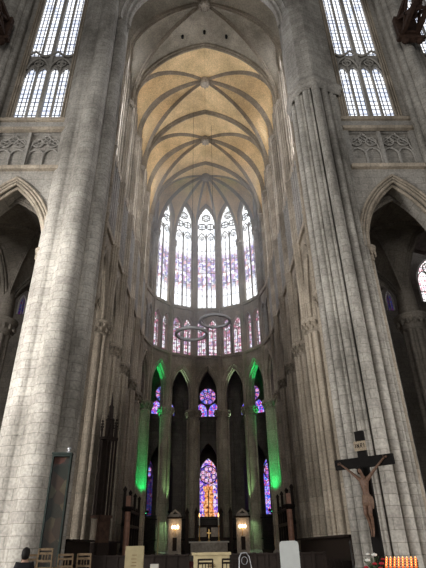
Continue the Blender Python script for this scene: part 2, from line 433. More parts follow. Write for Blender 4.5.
def wall_pier_mesh(parent, hemi):
    """the responds that climb from the capital to the springing of the high vault; part of the wall"""
    k_ = .56 if hemi else 1
    w_ = MB(); yo = 0 if hemi else .12; w_.prism([(-.72 * k_, -.2), (-.45 * k_, -.48 - yo), (.45 * k_, -.48 - yo), (.72 * k_, -.2), (.72 * k_, .7), (-.72 * k_, .7)], 15.3, 46.0)
    parts = [(w_, 'wall_pier', 'choir_stone')]
    sh = [(0, -.62, .16), (-.25, -.52, .12), (.25, -.52, .12), (-.46, -.42, .10), (.46, -.42, .10)]
    if hemi: sh = [(0, -.62, .13), (-.2, -.52, .09), (.2, -.52, .09), (-.37, -.36, .08), (.37, -.36, .08)]
    else: sh = [(x, y - .14, r) for x, y, r in sh] + [(-.62, -.28, .10), (.62, -.28, .10), (-.74, -.12, .12), (.74, -.12, .12)]
    v = MB()
    for x, y, rr in sh:
        v.lathe([(rr + .05, 15.3), (rr + .05, 15.45), (rr, 15.55), (rr, 21.6), (rr + .05, 21.66), (rr + .05, 21.8), (rr, 21.86), (rr, 28), (rr + .05, 28.05), (rr + .05, 28.2), (rr, 28.25), (rr, DXI - .9)], (x, y), n=10)
    parts.append((v, 'vault_shafts', 'shaft_stone'))
    k = MB(); k.lathe([(.34 * (1 - .2 * hemi), DXI - .95), (.30, DXI - .88), (.34, DXI - .7), (.5, DXI - .25), (.54, DXI - .15), (.54, DXI)], (0, -.42), n=12, sx=1.2 * (1 - .2 * hemi))
    for i in range(9):
        a = pi + pi * i / 8
        k.lathe([(.02, DXI - .7), (.08, DXI - .6), (.09, DXI - .45), (.02, DXI - .35)], (.42 * cos(a) * (1 if hemi else 1.2), -.42 + .42 * sin(a)), n=6)
    parts.append((k, 'upper_capital', 'choir_stone'))
    return parts
wp = {}
def put_wall_pier(loc, rz, hemi, wallobj):
    if hemi not in wp: wp[hemi] = [b.build(n, m) for b, n, m in wall_pier_mesh(None, hemi)]; objs = wp[hemi]
    else:
        objs = []
        for o in wp[hemi]: c = o.copy(); col.objects.link(c); objs.append(c)
    for o in objs: o.parent = wallobj; o.location = loc; o.rotation_euler = (0, 0, rz)
wl = empty('wall_choir_left', kind='structure'); wr = empty('wall_choir_right', kind='structure'); wa = empty('wall_apse', kind='structure')
proto_pier = {}
ordw = ['first', 'second', 'third', 'fourth', 'fifth']
def put_pier(loc, rz, label, group, cat='pier', name='choir_pier', hemi=False):
    if name not in proto_pier:
        proto_pier[name] = empty(name, loc, rz); pier_mesh(proto_pier[name], hemi); o = proto_pier[name]
    else:
        o = copy_tree(proto_pier[name]); o.location = loc; o.rotation_euler = (0, 0, rz)
    tag(o, label, cat, group)
    return o
for sgn, side in ((-1, 'left'), (1, 'right')):
    for k in range(1, 6):
        put_pier((sgn * HW, YP[k], 0), R(90) if sgn < 0 else R(-90),
                 f'{ordw[k-1]} clustered grey stone pier behind the crossing pier on the {side} of the choir', 'clustered piers down both sides of the choir')
        put_wall_pier((sgn * HW, YP[k], 0), R(90) if sgn < 0 else R(-90), False, wl if sgn < 0 else wr)
hd = ['on the left where the apse begins, half hidden by choir piers', 'with a deep green lit shaft on the left of the apse', 'with green and white light down its right edge, left of the apse', 'just left of the central lancet window',
      'just right of the central lancet window', 'with pale green light down its left edge, right of the apse', 'with a deep green lit shaft on the right of the apse', 'on the right where the apse begins, half hidden by choir piers']
for i in range(8):
    t = -pi / 2 + i * SEG
    put_pier((HW * sin(t), YC + HW * cos(t), 0), -t, 'tall round apse column ' + hd[i], 'round columns of the apse', 'column', 'apse_column', True)
    put_wall_pier((HW * sin(t), YC + HW * cos(t), 0), -t, True, wa)

# ---- bays : arcade wall, triforium, clerestory
def lay(x, y, rz): return dict(loc=(x, y, 0), rot=rz)
class Bay:
    """shared parts of one bay, copied round the choir"""
    def __init__(s, w, glassmat, trimat, aw, gap=.78, tg=.55):
        s.w = w; h = w / 2
        m = MB(); a = h - gap
        zs_, ri_ = (15.6, 4.4) if gap > .7 else (17.3, 2.9); arch_wall(m, -h, h, 15.3, 21.6, a, zs_, ri_, -.42, .45, n=12); 
        s.arc = m
        m2 = MB()
        for rr, dd, t in ((a + .02, -.40, .10), (a + .20, -.47, .07), (a + .36, -.50, .09), (a - .05, -.05, .10)):
            arch_roll(m2, rr, zs_, ri_ + (rr - a) * 1.15, dd, t, sill=15.35, n=12)
        s.mould = m2
        m3 = MB(); m3.sweep([(-h, -.5, 21.75), (h, -.5, 21.75)], [(-.14, -.1), (.14, -.16), (.14, .1), (-.14, .1)], (0, 0, 1), smooth=False)
        m3.sweep([(-h, -.5, 28.1), (h, -.5, 28.1)], [(-.16, -.1), (.16, -.18), (.16, .1), (-.16, .1)], (0, 0, 1), smooth=False)
        s.string = m3
        # triforium
        m4 = MB(); q = (h - tg) / 2; s.q = q
        for cx in (-q, q):
            arch_wall(m4, cx - q if cx > 0 else -h, cx + q if cx < 0 else h, 21.9, 28, q - .13, 25.6, 1.25, -.42 if gap < .7 else -.15, .1, cx=cx, n=6)
        s.tri = m4
        m5 = MB()
        for cx in (-q, q):
            arch_roll(m5, q - .12, 25.6, 1.25, -.44, .07, cx, 21.9, 6)
            foil(m5, cx, 25.75, .27, -.35, .05, 4, pi / 4)
            for sgn in (-1, 1):
                arch_roll(m5, (q - .15) / 2, 24.7, .62, -.35, .05, cx + sgn * (q - .13) / 2, 21.9, 6)
        for cx in (-.04, -2 * q + .03, 2 * q - .03): m5.lathe([(.12, 21.9), (.08, 22.1), (.07, 25.3), (.14, 25.55), (.14, 25.65)], (cx, -.5), n=8)
        if gap > .7:
            for cx in (-h + .95, -h + 1.5, h - .95, h - 1.5, 0): m5.lathe([(.09, 21.9), (.09, 27.9)], (cx, -.56), n=8)
        s.tritr = m5
        m6 = MB()
        for cx in (-q, q): m6.add([(cx - q, .3, 21.7), (cx + q, .3, 21.7), (cx + q, .3, 28), (cx - q, .3, 28)], [(0, 1, 2, 3)], uvs=[(0 + cx, 21.7), (2 * q + cx, 21.7), (2 * q + cx, 28), (cx, 28)])
        s.trigl = m6; s.trimat = trimat
        # clerestory
        A = aw; s.A = A; zs, rise = 41.6, 3.5
        m7 = MB(); arch_wall(m7, -h, h, 28, 47.2, A, zs, rise, -.25 if gap < .7 else 0, .35, sill=28.5, n=10); s.cl = m7
        m8 = MB()
        arch_roll(m8, A + .02, zs, rise, -.25, .09, 0, 28.5, 10); arch_roll(m8, A + .22, zs, rise + .25, -.32, .08, 0, 28.3, 10)
        m8.box(-A, A, -.3, .3, 28.2, 28.5)
        if gap > .7:
            for cx in (-A - .12, -A - .38, A + .12, A + .38): m8.lathe([(.09, 28.2), (.09, 41.8)], (cx, -.42), n=8)
            for cx in (-A / 2, 0, A / 2): m8.lathe([(.07, 28.2), (.07, 40.5)], (cx, -.30), n=8)
        s.clf = m8
        m9 = MB(); df = .0
        m9.tube([(0, df, 28.5), (0, df, 40.3)], .12, (0, 1, 0), 8)
        for sg in (-1, 1):
            c = sg * A / 2
            arch_roll(m9, A / 2 - .03, 39.2, 1.35, df, .085, c, None, 8, 6)
            m9.tube([(c, df, 28.5), (c, df, 38.9)], .035, (0, 1, 0), 6)
            foil(m9, c, 39.65, A * .25, df, .055, 3, pi / 2)
            foil(m9, sg * A * .47, 41.65, A * .42, df, .085, 4, pi / 4)
        foil(m9, 0, 43.2, A * .45, df, .09, 6, pi / 2)
        for z in (30.3, 32.1, 33.9, 35.7, 37.5): m9.box(-A, A, .0, .05, z - .035, z + .035)
        s.cltr = m9
        m10 = MB(); arch_glass(m10, A, zs, rise, .12, 0, 28.5); s.clgl = m10; s.glassmat = glassmat
        s.proto = None
    def place(s, x, y, rz, wallobj, name_i, blind=False):
        if s.proto is None:
            P = {}
            P['w'] = [s.arc.build('arcade_wall', 'choir_stone'), s.mould.build('arch_moulding', 'shaft_stone'), s.string.build('string_course', 'shaft_stone'),
                      s.tri.build('triforium_wall', 'choir_stone'), s.tritr.build('triforium_tracery', 'tracery_stone'), s.trigl.build('triforium_glass', s.trimat),
                      s.cl.build('clerestory_wall', 'choir_stone')]
            P['g'] = [s.clf.build('window_frame', 'shaft_stone'), s.cltr.build('tracery', 'tracery_stone'), s.clgl.build('leaded_glass', s.glassmat)]
            s.proto = P; P = P
        else:
            P = {k: [] for k in s.proto}
            for k in P:
                for o in s.proto[k]:
                    c = o.copy(); col.objects.link(c); P[k].append(c)
        for o in P['w']:
            o.parent = wallobj; o.location = (x, y, 0); o.rotation_euler = (0, 0, rz)
        wn = empty('window_%d' % name_i, (x, y, 0), rz, kind='structure')
        for o in P['g']: o.parent = wn
        if blind:
            P['g'][2].data = P['g'][2].data.copy(); P['g'][2].data.materials[0] = M['choir_stone']; P['g'][2].name = 'blind_panel'
            P['w'][5].data = P['w'][5].data.copy(); P['w'][5].data.materials[0] = M['choir_stone']; P['w'][5].name = 'blind_panel'

wid = 1
SB = Bay(BAY, 'side_glass', 'pink_glass', 1.35)
for k in range(6):
    y = (YP[k] + YP[k + 1]) / 2
    SB.place(-HW, y, R(90), wl, wid); wid += 1
    SB.place(HW, y, R(-90), wr, wid); wid += 1
hw_ = 2 * HW * sin(SEG / 2)
HB = Bay(hw_, 'grisaille_glass', 'pink_glass', 1.27, .46, .2)
rc = HW * cos(SEG / 2)
for i in (3, 1, 2, 4, 5, 0, 6):
    t = -pi / 2 + (i + .5) * SEG
    HB.place(rc * sin(t), YC + rc * cos(t), -t, wa, wid, blind=i in (0, 6)); wid += 1

# ------------------------------------------------------------------ high vault
def rib_curve(p, q, rise, n=16, stilt=0):
    """quarter pointed arch from springing p (3D) to apex above q (xy) with given rise"""
    p = Vector(p); q = Vector((q[0], q[1], p.z)); a = (q - p).length; d = (q - p).normalized()
    pts = []
    r2 = rise - stilt
    xc = max((r2 * r2 - a * a) / (2 * a), 0); Rr = xc + a
    th1 = math.acos(min(1, xc / Rr)); k = r2 / (Rr * sin(th1))
    if stilt: pts.append(p.copy())
    for i in range(n + 1):
        th = th1 * i / n
        pts.append(p + d * (a + (xc - Rr * cos(th))) + Vector((0, 0, stilt + Rr * sin(th) * k)))
    return pts
def resample(P, n):
    L = [0]
    for a, b in zip(P, P[1:]): L.append(L[-1] + (b - a).length)
    out = []; j = 0
    for i in range(n + 1):
        s = L[-1] * i / n
        while j < len(L) - 2 and L[j + 1] < s: j += 1
        f = (s - L[j]) / max(L[j + 1] - L[j], 1e-9); out.append(P[j].lerp(P[j + 1], min(1, f)))
    return out
def web(mb, A, B, n=18, m=6, bulge=.12):
    A = resample(A, n); B = resample(B, n); v = []; uv = []
    for i in range(n + 1):
        d = (B[i] - A[i]).length
        for j in range(m + 1):
            f = j / m; p = A[i].lerp(B[i], f); p.z += bulge * sin(pi * f) * min(1, d / 3) ; v.append(p); uv.append((f * d, i * .55))
    fs = [(i * (m + 1) + j, i * (m + 1) + j + 1, (i + 1) * (m + 1) + j + 1, (i + 1) * (m + 1) + j) for i in range(n) for j in range(m)]
    mb.add(v, fs, True, uv)
def rib_section(w, d):
    """moulded rib profile: fillet plus rolls; +y (b) points into the vault"""
    return [(-w, d * .9), (-w, d * .2), (-w * .85, -d * .1), (-w * .95, -d * .35), (-w * .6, -d * .5), (-w * .42, -d * .45), (-w * .38, -d * .8), (0, -d), (w * .38, -d * .8), (w * .42, -d * .45), (w * .6, -d * .5), (w * .95, -d * .35), (w * .85, -d * .1), (w, d * .2), (w, d * .9)]
def make_rib(name, P, w, d, parent, mat='rib_stone'):
    hd_ = Vector((P[-1].x - P[0].x, P[-1].y - P[0].y, 0)).normalized(); side = Vector((-hd_.y, hd_.x, 0))
    # make sure that b axis (side x tangent) points up/outward
    t = (P[2] - P[1]).normalized(); b = side.cross((P[-1] - P[-2]).normalized())
    if b.z < 0: side = -side
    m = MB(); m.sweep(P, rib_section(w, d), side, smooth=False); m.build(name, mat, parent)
SPX = 6.95
def boss(parent, x, y, z, r=.55):
    m = MB(); m.lathe([(.05, z - .75), (r * .7, z - .7), (r, z - .5), (r * .9, z - .3), (r * 1.1, z - .1), (r * .8, z + .1)], (x, y), n=16)
    for i in range(8):
        a = 2 * pi * i / 8; m.lathe([(.03, z - .8), (.12, z - .72), (.1, z - .55), (.02, z - .5)], (x + r * .75 * cos(a), y + r * .75 * sin(a)), n=6)
    m.build('boss', 'choir_stone', parent)
TZ = 47.0
for b in range(3):
    y0, ym, y2 = YP[2 * b], YP[2 * b + 1], YP[2 * b + 2]
    if b == 2: y2 = YC
    ce = empty('ceiling_vault' if b else 'ceiling_vault', kind='structure')
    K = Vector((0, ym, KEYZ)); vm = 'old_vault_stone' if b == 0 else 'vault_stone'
    cells = MB()
    for sg in (-1, 1):
        S0, Sm, S2 = Vector((sg * SPX, y0, DXI)), Vector((sg * SPX, ym, DXI)), Vector((sg * SPX, y2, DXI))
        D0 = rib_curve(S0, (0, ym), KEYZ - DXI); D2 = rib_curve(S2, (0, ym), KEYZ - DXI); Mi = rib_curve(Sm, (0, ym), KEYZ - DXI)
        T0 = rib_curve(S0, (0, y0), TZ - DXI); T2 = rib_curve(S2, (0, y2), TZ - DXI)
        web(cells, T0, D0); web(cells, D2, T2)
        for (Sa, Da, ya) in ((S0, D0, y0), (S2, D2, y2)):
            yc = (ya + ym) / 2; wx = sg * (SPX + .35)
            of = .6 if yc > ya else -.6; Wa = rib_curve((wx, ya + of, DXI), (wx, yc), 7.6, stilt=4.0); Wm = rib_curve((wx, ym - of, DXI), (wx, yc), 7.6, stilt=4.0)
            web(cells, Da, Wa); web(cells, Wm, Mi)
            make_rib('wall_rib', Wa, .12, .16, ce); make_rib('wall_rib', Wm, .12, .16, ce)
        make_rib('diagonal_rib', D0, .155, .36, ce); make_rib('diagonal_rib', D2, .155, .36, ce); make_rib('middle_rib', Mi, .155, .36, ce)
        if b > 0: make_rib('transverse_rib', T0, .26, .46, ce)
        if b == 2: make_rib('transverse_rib', T2, .24, .42, ce)
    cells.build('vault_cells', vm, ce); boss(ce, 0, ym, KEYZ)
    if b == 0:
        for hx, hz_ in ((-2.2, 46.1), (0, 46.85), (2.2, 46.1)):
            m = MB(); m.lathe([(.13, hz_ - .12), (.13, hz_ + .3)], (hx, 28.4), n=12); m.build('vault_hole', 'black_cross', ce)
# apse vault
ce = empty('ceiling_apse_vault', kind='structure'); KA = (0, 49.3)
cells = MB(); ribs = []
for i in range(8):
    t = -pi / 2 + i * SEG; S = Vector((SPX * sin(t), YC + SPX * cos(t), DXI)); Rb = rib_curve(S, KA, KEYZ - DXI - .1); ribs.append((t, S, Rb))
    if 0 < i < 7: make_rib('apse_rib', Rb, .12, .24, ce)
for i in range(7):
    (t0, S0, R0), (t1, S1, R1) = ribs[i], ribs[i + 1]; rr = SPX + .35
    A0 = Vector((rr * sin(t0), YC + rr * cos(t0), DXI)); A1 = Vector((rr * sin(t1), YC + rr * cos(t1), DXI)); mid = (A0 + A1) / 2
    W0 = rib_curve(A0, (mid.x, mid.y), 7.6, stilt=3.9); W1 = rib_curve(A1, (mid.x, mid.y), 7.6, stilt=3.9)
    web(cells, R0, W0, bulge=.05); web(cells, W1, R1, bulge=.05); make_rib('wall_rib', W0, .11, .15, ce); make_rib('wall_rib', W1, .11, .15, ce)
# triangles between the transverse rib at YC and the first apse ribs
for sg, (t, S, Rb) in ((-1, ribs[0]), (1, ribs[7])):
    T = rib_curve((sg * SPX, YC, DXI), (0, YC), TZ - DXI); web(cells, T, Rb, bulge=.03); make_rib('apse_rib', Rb, .12, .24, ce)
cells.build('vault_cells', 'vault_stone', ce); boss(ce, KA[0], KA[1], KEYZ - .1, .6)

# ------------------------------------------------------------------ crossing piers and transept east walls
def union_outline(shapes, c, n):
    """polar outline of circles (x,y,r) and convex polygons seen from c"""
    out = []
    for i in range(n):
        a = 2 * pi * i / n; dx, dy = cos(a), sin(a); best = 0
        for s in shapes:
            if len(s) == 3 and not isinstance(s[0], tuple):
                ox, oy = s[0] - c[0], s[1] - c[1]; tca = ox * dx + oy * dy; d2 = ox * ox + oy * oy - tca * tca
                if d2 < s[2] ** 2:
                    th = tca + math.sqrt(s[2] ** 2 - d2)
                    if th > best: best = th
            else:
                for p, q in zip(s, s[1:] + s[:1]):
                    ex, ey = q[0] - p[0], q[1] - p[1]; den = dx * ey - dy * ex
                    if abs(den) < 1e-9: continue
                    tt = ((p[0] - c[0]) * ey - (p[1] - c[1]) * ex) / den; uu = ((p[0] - c[0]) * dy - (p[1] - c[1]) * dx) / den
                    if tt > best and -1e-6 <= uu <= 1 + 1e-6: best = tt
        out.append((c[0] + dx * best, c[1] + dy * best))
    return out
def scaled(poly, c, k): return [(c[0] + (x - c[0]) * k, c[1] + (y - c[1]) * k) for x, y in poly]
# left: broad undulating pier
pl = empty('crossing_pier', (0, 0, 0), 0, 'huge pale undulating crossing pier on the left, rising past the frame top', 'pier', 'crossing piers')
cL = (-7.55, 21.9)
left_shapes = [[(-9.0, 20.75), (-8.70, 20.50), (-8.2, 20.40), (-7.6, 20.30), (-7.0, 20.45), (-6.7, 20.75), (-6.15, 21.6), (-6.4, 23.2), (-9.0, 23.4)],
               (-8.30, 20.78, .46), (-7.12, 20.55, .64), (-6.32, 21.25, .44), (-6.4, 22.2, .40), (-8.85, 20.9, .2), (-7.75, 20.95, .36), (-6.66, 20.98, .2), (-8.6, 20.72, .2)]
outL = union_outline(left_shapes, cL, 220)
m = MB(); m.prism(outL, .9, 46.5, smooth=False); m.build('pier_shaft', 'pier_stone', pl)
m = MB(); m.prism(scaled(outL, cL, 1.12), 0, .55); m.prism(scaled(outL, cL, 1.12), .55, .9, top=scaled(outL, cL, 1.0)); m.build('plinth', 'pier_stone', pl)
# right: bundled shafts below a sloping weathering, plain above
pr = empty('crossing_pier', (0, 0, 0), 0, 'huge ribbed crossing pier of bundled shafts on the right, behind the crucifix', 'pier', 'crossing piers')
cR = (7.55, 21.9)
core = [(9.0, 21.0), (7.2, 20.45), (6.5, 20.9), (6.3, 21.6), (6.5, 23.2), (9.0, 23.4)]
up_shapes = [[(9.0, 20.7), (8.3, 20.45), (7.2, 19.95), (6.35, 20.35), (5.85, 21.2), (5.95, 22.4), (6.4, 23.2), (9.0, 23.4)]]
rs = [core]
for x, y, r_ in ((8.62, 20.78, .12), (8.36, 20.68, .17), (8.05, 20.55, .10), (7.84, 20.36, .22), (7.50, 20.30, .09), (7.20, 20.12, .26), (6.86, 20.32, .09), (6.64, 20.46, .20), (6.44, 20.78, .09), (6.22, 20.98, .22), (6.2, 21.34, .09), (6.1, 21.72, .22), (6.25, 22.1, .1), (6.3, 22.5, .22)):
    rs.append((x, y, r_))
outR = union_outline(rs, cR, 420)
m = MB(); m.prism(outR, .9, 28.2, smooth=False); m.build('shaft_bundle', 'pier_stone', pr)
m = MB(); m.prism(scaled(outR, cR, 1.1), 0, .55); m.prism(scaled(outR, cR, 1.1), .55, .9, top=outR); m.build('plinth', 'pier_stone', pr)
outU = union_outline(up_shapes, cR, 96)
m = MB(); m.prism(outU, 27.9, 46.5); m.build('upper_pier', 'pier_stone', pr)
cap = MB()
pk = [(x, y, 28.3) for x, y in scaled(outU, cR, 1.0)]
n_ = 96; lo = scaled(outU, cR, 1.13); hi = scaled(outU, cR, 1.0)
rings = [(scaled(outU, cR, .97), 27.7), (scaled(outU, cR, 1.05), 27.85), (scaled(outU, cR, 1.07), 28.05), (lo, 28.15), (lo, 28.35), (hi, 28.9)]
vv = [(p[0], p[1], z) for po, z in rings for p in po]
cap.add(vv, [(r * n_ + i, r * n_ + (i + 1) % n_, (r + 1) * n_ + (i + 1) % n_, (r + 1) * n_ + i) for r in range(len(rings) - 1) for i in range(n_)])
cap.build('weathering_cap', 'pier_stone', pr)

# great arch from the crossing into the choir
gt = empty('trim_crossing_arch', kind='structure')
for sg in (-1, 1):
    P = rib_curve((sg * 6.45, 21.4, 36.5), (0, 21.4), 8.7, n=20)
    make_rib('arch_order', P, .9, .5, gt, 'wall_stone')
    P = rib_curve((sg * 6.15, 21.4, 36.5), (0, 21.4), 8.3, n=20); make_rib('arch_order', P, .5, .5, gt, 'wall_stone')
m = MB(); arch_wall(m, -6.6, 6.6, 44, 48.2, 6.5, 36.5, 8.9, 21.0, 21.9, n=20)
A_ = arch(6.5, 36.5, 8.9, 20)
m = MB()
for d in (21.0, 21.9):
    m.add([(x, d, z) for p, q in zip(A_, A_[1:]) for x, z in ((p[0], p[1]), (q[0], q[1]), (q[0], 48.2), (p[0], 48.2))], [(4 * i, 4 * i + 1, 4 * i + 2, 4 * i + 3) for i in range(len(A_) - 1)])
m.build('spandrel', 'wall_stone', gt)

def transept_wall(side):
    """one and a half bays of the transept east wall; local x outward from the choir, mirrored for the left"""
    sg = -1 if side == 'left' else 1
    root = empty('wall_transept_' + side, kind='structure')
    mir = Matrix(((sg, 0, 0, 0), (0, 1, 0, 0), (0, 0, 1, 0), (0, 0, 0, 1)))
    def mb(): b = MB(); b.T = mir; return b
    for bi, (x0, x1) in enumerate(((8.7, 13.3), (15.3, 19.9))):
        cx = (x0 + x1) / 2; h = (x1 - x0) / 2
        m = mb(); arch_wall(m, x0 - .3, x1 + .3, 0, 21.2, h, 15.6, 4.6, 20.75, 22.2, cx=cx, n=12); m.build('arch_wall', 'wall_stone', root)
        m = mb()
        for rr, dd, t in ((h - .02, 20.74, .10), (h + .17, 20.7, .07), (h + .34, 20.66, .09), (h - .14, 21.0, .12)):
            arch_roll(m, rr, 15.6, 4.6 + (rr - h) * 1.1, dd, t, cx, n=12)
        for q in (x0, x1):
            m.lathe([(.16, .8), (.16, 15.0)], (q + (.12 if q == x0 else -.12), 21.05), n=10)
        m.build('arch_moulding', 'shaft_stone', root)
        m = mb()
        for q in (x0, x1):
            m.lathe([(.2, 14.8), (.24, 14.9), (.2, 15.0), (.36, 15.45), (.4, 15.5), (.4, 15.65)], (q + (.1 if q == x0 else -.1), 21.0), n=10)
            for i in range(8): a = 2 * pi * i / 8; m.lathe([(.02, 15.05), (.09, 15.15), (.08, 15.3), (.02, 15.36)], (q + (.1 if q == x0 else -.1) + .3 * cos(a), 21.0 + .3 * sin(a)), n=6)
        m.build('capital', 'choir_stone', root)
        m = mb()
        m.sweep([(x0, 20.7, 21.25), (x1, 20.7, 21.25)], [(-.12, -.2), (.1, -.26), (.14, .1), (-.12, .1)], (0, 0, 1), smooth=False)
        m.sweep([(x0, 20.75, 24.6), (x1, 20.75, 24.6)], [(-.1, -.14), (.1, -.18), (.14, .1), (-.12, .1)], (0, 0, 1), smooth=False)
        m.sweep([(x0, 20.8, 25.5), (x1, 20.8, 25.5)], [(-.08, -.1), (.08, -.18), (.12, .1), (-.1, .1)], (0, 0, 1), smooth=False)
        m.build('string_course', 'shaft_stone', root)
        # blind tracery zone
        m = mb(); m.box(x0, x1, 21.15, 22.2, 21.2, 25.5); m.build('panel_wall', 'wall_stone', root)
        m = mb(); hw = h / 2
        m.box(x0, x0 + .35, 20.8, 21.2, 21.3, 24.6); m.box(x1 - .35, x1, 20.8, 21.2, 21.3, 24.6); m.box(cx - .09, cx + .09, 20.85, 21.2, 21.3, 24.6)
        for c in (x0 + .35 + (h - .44) / 2, x1 - .35 - (h - .44) / 2):
            ww = (h - .44) / 2
            m.box(c - .04, c + .04, 20.98, 21.2, 21.3, 22.9)
            for s2 in (-1, 1):
                arch_roll(m, ww / 2 - .02, 22.7, .5, 21.05, .06, c + s2 * ww / 2, 21.3, 6)
                foil(m, c + s2 * ww * .5, 23.75, ww * .36, 21.05, .05, 3, pi / 2 + s2 * .5)
                m.tube([(c + s2 * ww, 21.05, 23.0), (c + s2 * ww * .85, 21.05, 23.7), (c + s2 * ww * .3, 21.05, 24.1), (c, 21.05, 24.55)], .05, (0, 1, 0), 6)
            foil(m, c, 24.05, ww * .32, 21.05, .05, 4, 0)
            m.box(c - ww, c + ww, 20.98, 21.2, 24.45, 24.62)
        m.box(x0, x1, 20.85, 21.2, 24.66, 25.55)
        m.build('blind_tracery', 'tracery_stone', root)
        # glazed triforium and clerestory above
        m = mb()
        J = .62 if bi == 0 else .45
        m.box(x0, x0 + J, 20.95, 21.9, 25.5, 47); m.box(x1 - J * 1.3, x1, 20.95, 21.9, 25.5, 47); m.box(x0, x1, 21.0, 21.9, 25.5, 26.0)
        m.build('jamb_wall', 'wall_stone', root)
        gx0, gx1 = x0 + J, x1 - J * 1.3
        m = mb()
        for q in (gx0, gx0 - .18, gx0 - .34, gx1, gx1 + .18, gx1 + .34): m.tube([(q, 20.92, 25.6), (q, 20.92, 47)], .07, (0, 1, 0), 6)
        m.build('jamb_shafts', 'shaft_stone', root)
        nonlocal_w[0] += 1
        wn = empty('window_%d' % nonlocal_w[0], kind='structure')
        L_ = gx1 - gx0; n = 4; lw = L_ / n
        mid = (gx0 + gx1) / 2
        m = mb(); m.box(gx0 - .02, gx1 + .02, 21.0, 21.5, 25.8, 26.05); m.box(mid - .12, mid + .12, 20.98, 21.4, 26, 47)
        for q in (gx0 + lw, gx1 - lw): m.box(q - .06, q + .06, 21.02, 21.35, 26, 47)
        m.build('mullions', 'tracery_stone', wn)
        m = mb()
        for i in range(n):
            c = gx0 + lw * (i + .5); hl = lw / 2 - .04
            mm = MB(); 
            arch_wall(m, c - lw / 2, c + lw / 2, 30.2, 31.6, hl, 30.35, .8, 21.12, 21.3, cx=c, n=6)
            arch_roll(m, hl, 30.35, .8, 21.08, .05, c, None, 6)
        for c in (gx0 + lw, gx1 - lw):
            arch_roll(m, lw * .92, 30.9, 1.2, 21.0, .08, c, None, 8); foil(m, c, 31.5, .3, 21.02, .05, 4, 0)
            m.tube([(c - lw, 20.98, 32.5), (c - lw * .5, 20.98, 32.25), (c, 20.98, 32.4), (c + lw * .5, 20.98, 32.8), (c + lw, 20.98, 32.5)], .09, (0, 1, 0), 6)
        m.box(gx0, gx1, 21.12, 21.3, 31.5, 32.5)
        for i in range(n):
            c = gx0 + lw * (i + .5); arch_roll(m, lw / 2 - .04, 43.0, .9, 21.08, .06, c, None, 6)
        m.build('tracery', 'tracery_stone', wn)
        m = mb(); m.add([(gx0, 21.22, 26), (gx1, 21.22, 26), (gx1, 21.22, 47), (gx0, 21.22, 47)], [(0, 1, 2, 3)]); m.build('leaded_glass', 'clear_glass', wn)
    # pier between the bays
    p = empty('transept_pier', (0, 0, 0), 0, ('tall plain transept pier cut by the left edge of the photo' if sg < 0 else 'tall plain transept pier at the right edge, meeting the timber brace'), 'pier')
    c0 = (sg * 14.3, 21.6)
    sh = [[(sg * 13.25, 20.6), (sg * 15.35, 20.6), (sg * 15.35, 22.6), (sg * 13.25, 22.6)]]
    for x, y, r_ in ((13.35, 20.55, .2), (13.75, 20.35, .22), (14.3, 20.25, .42), (14.85, 20.35, .22), (15.25, 20.55, .2)): sh.append((sg * x, y, r_))
    o = union_outline(sh, c0, 200)
    m = MB(); m.prism(o, .9, 47); m.build('pier_shaft', 'pier_stone', p); m = MB(); m.prism(scaled(o, c0, 1.1), 0, .9, top=scaled(o, c0, 1.02)); m.build('plinth', 'pier_stone', p)
nonlocal_w = [wid - 1]
transept_wall('left'); transept_wall('right'); wid = nonlocal_w[0] + 1

# unseen crossing / transept roof added to block sky light from above; end walls
m = MB(); m.box(-24, 24, 2, 21, 48.2, 48.6); m.build('ceiling', 'wall_stone', kind='structure')
for sg, s_ in ((-1, 'left'), (1, 'right')):
    m = MB(); m.box(sg * 24 - .3, sg * 24 + .3, 21, 75, 0, 30); m.build('wall_outer_' + s_, 'aisle_stone', kind='structure')

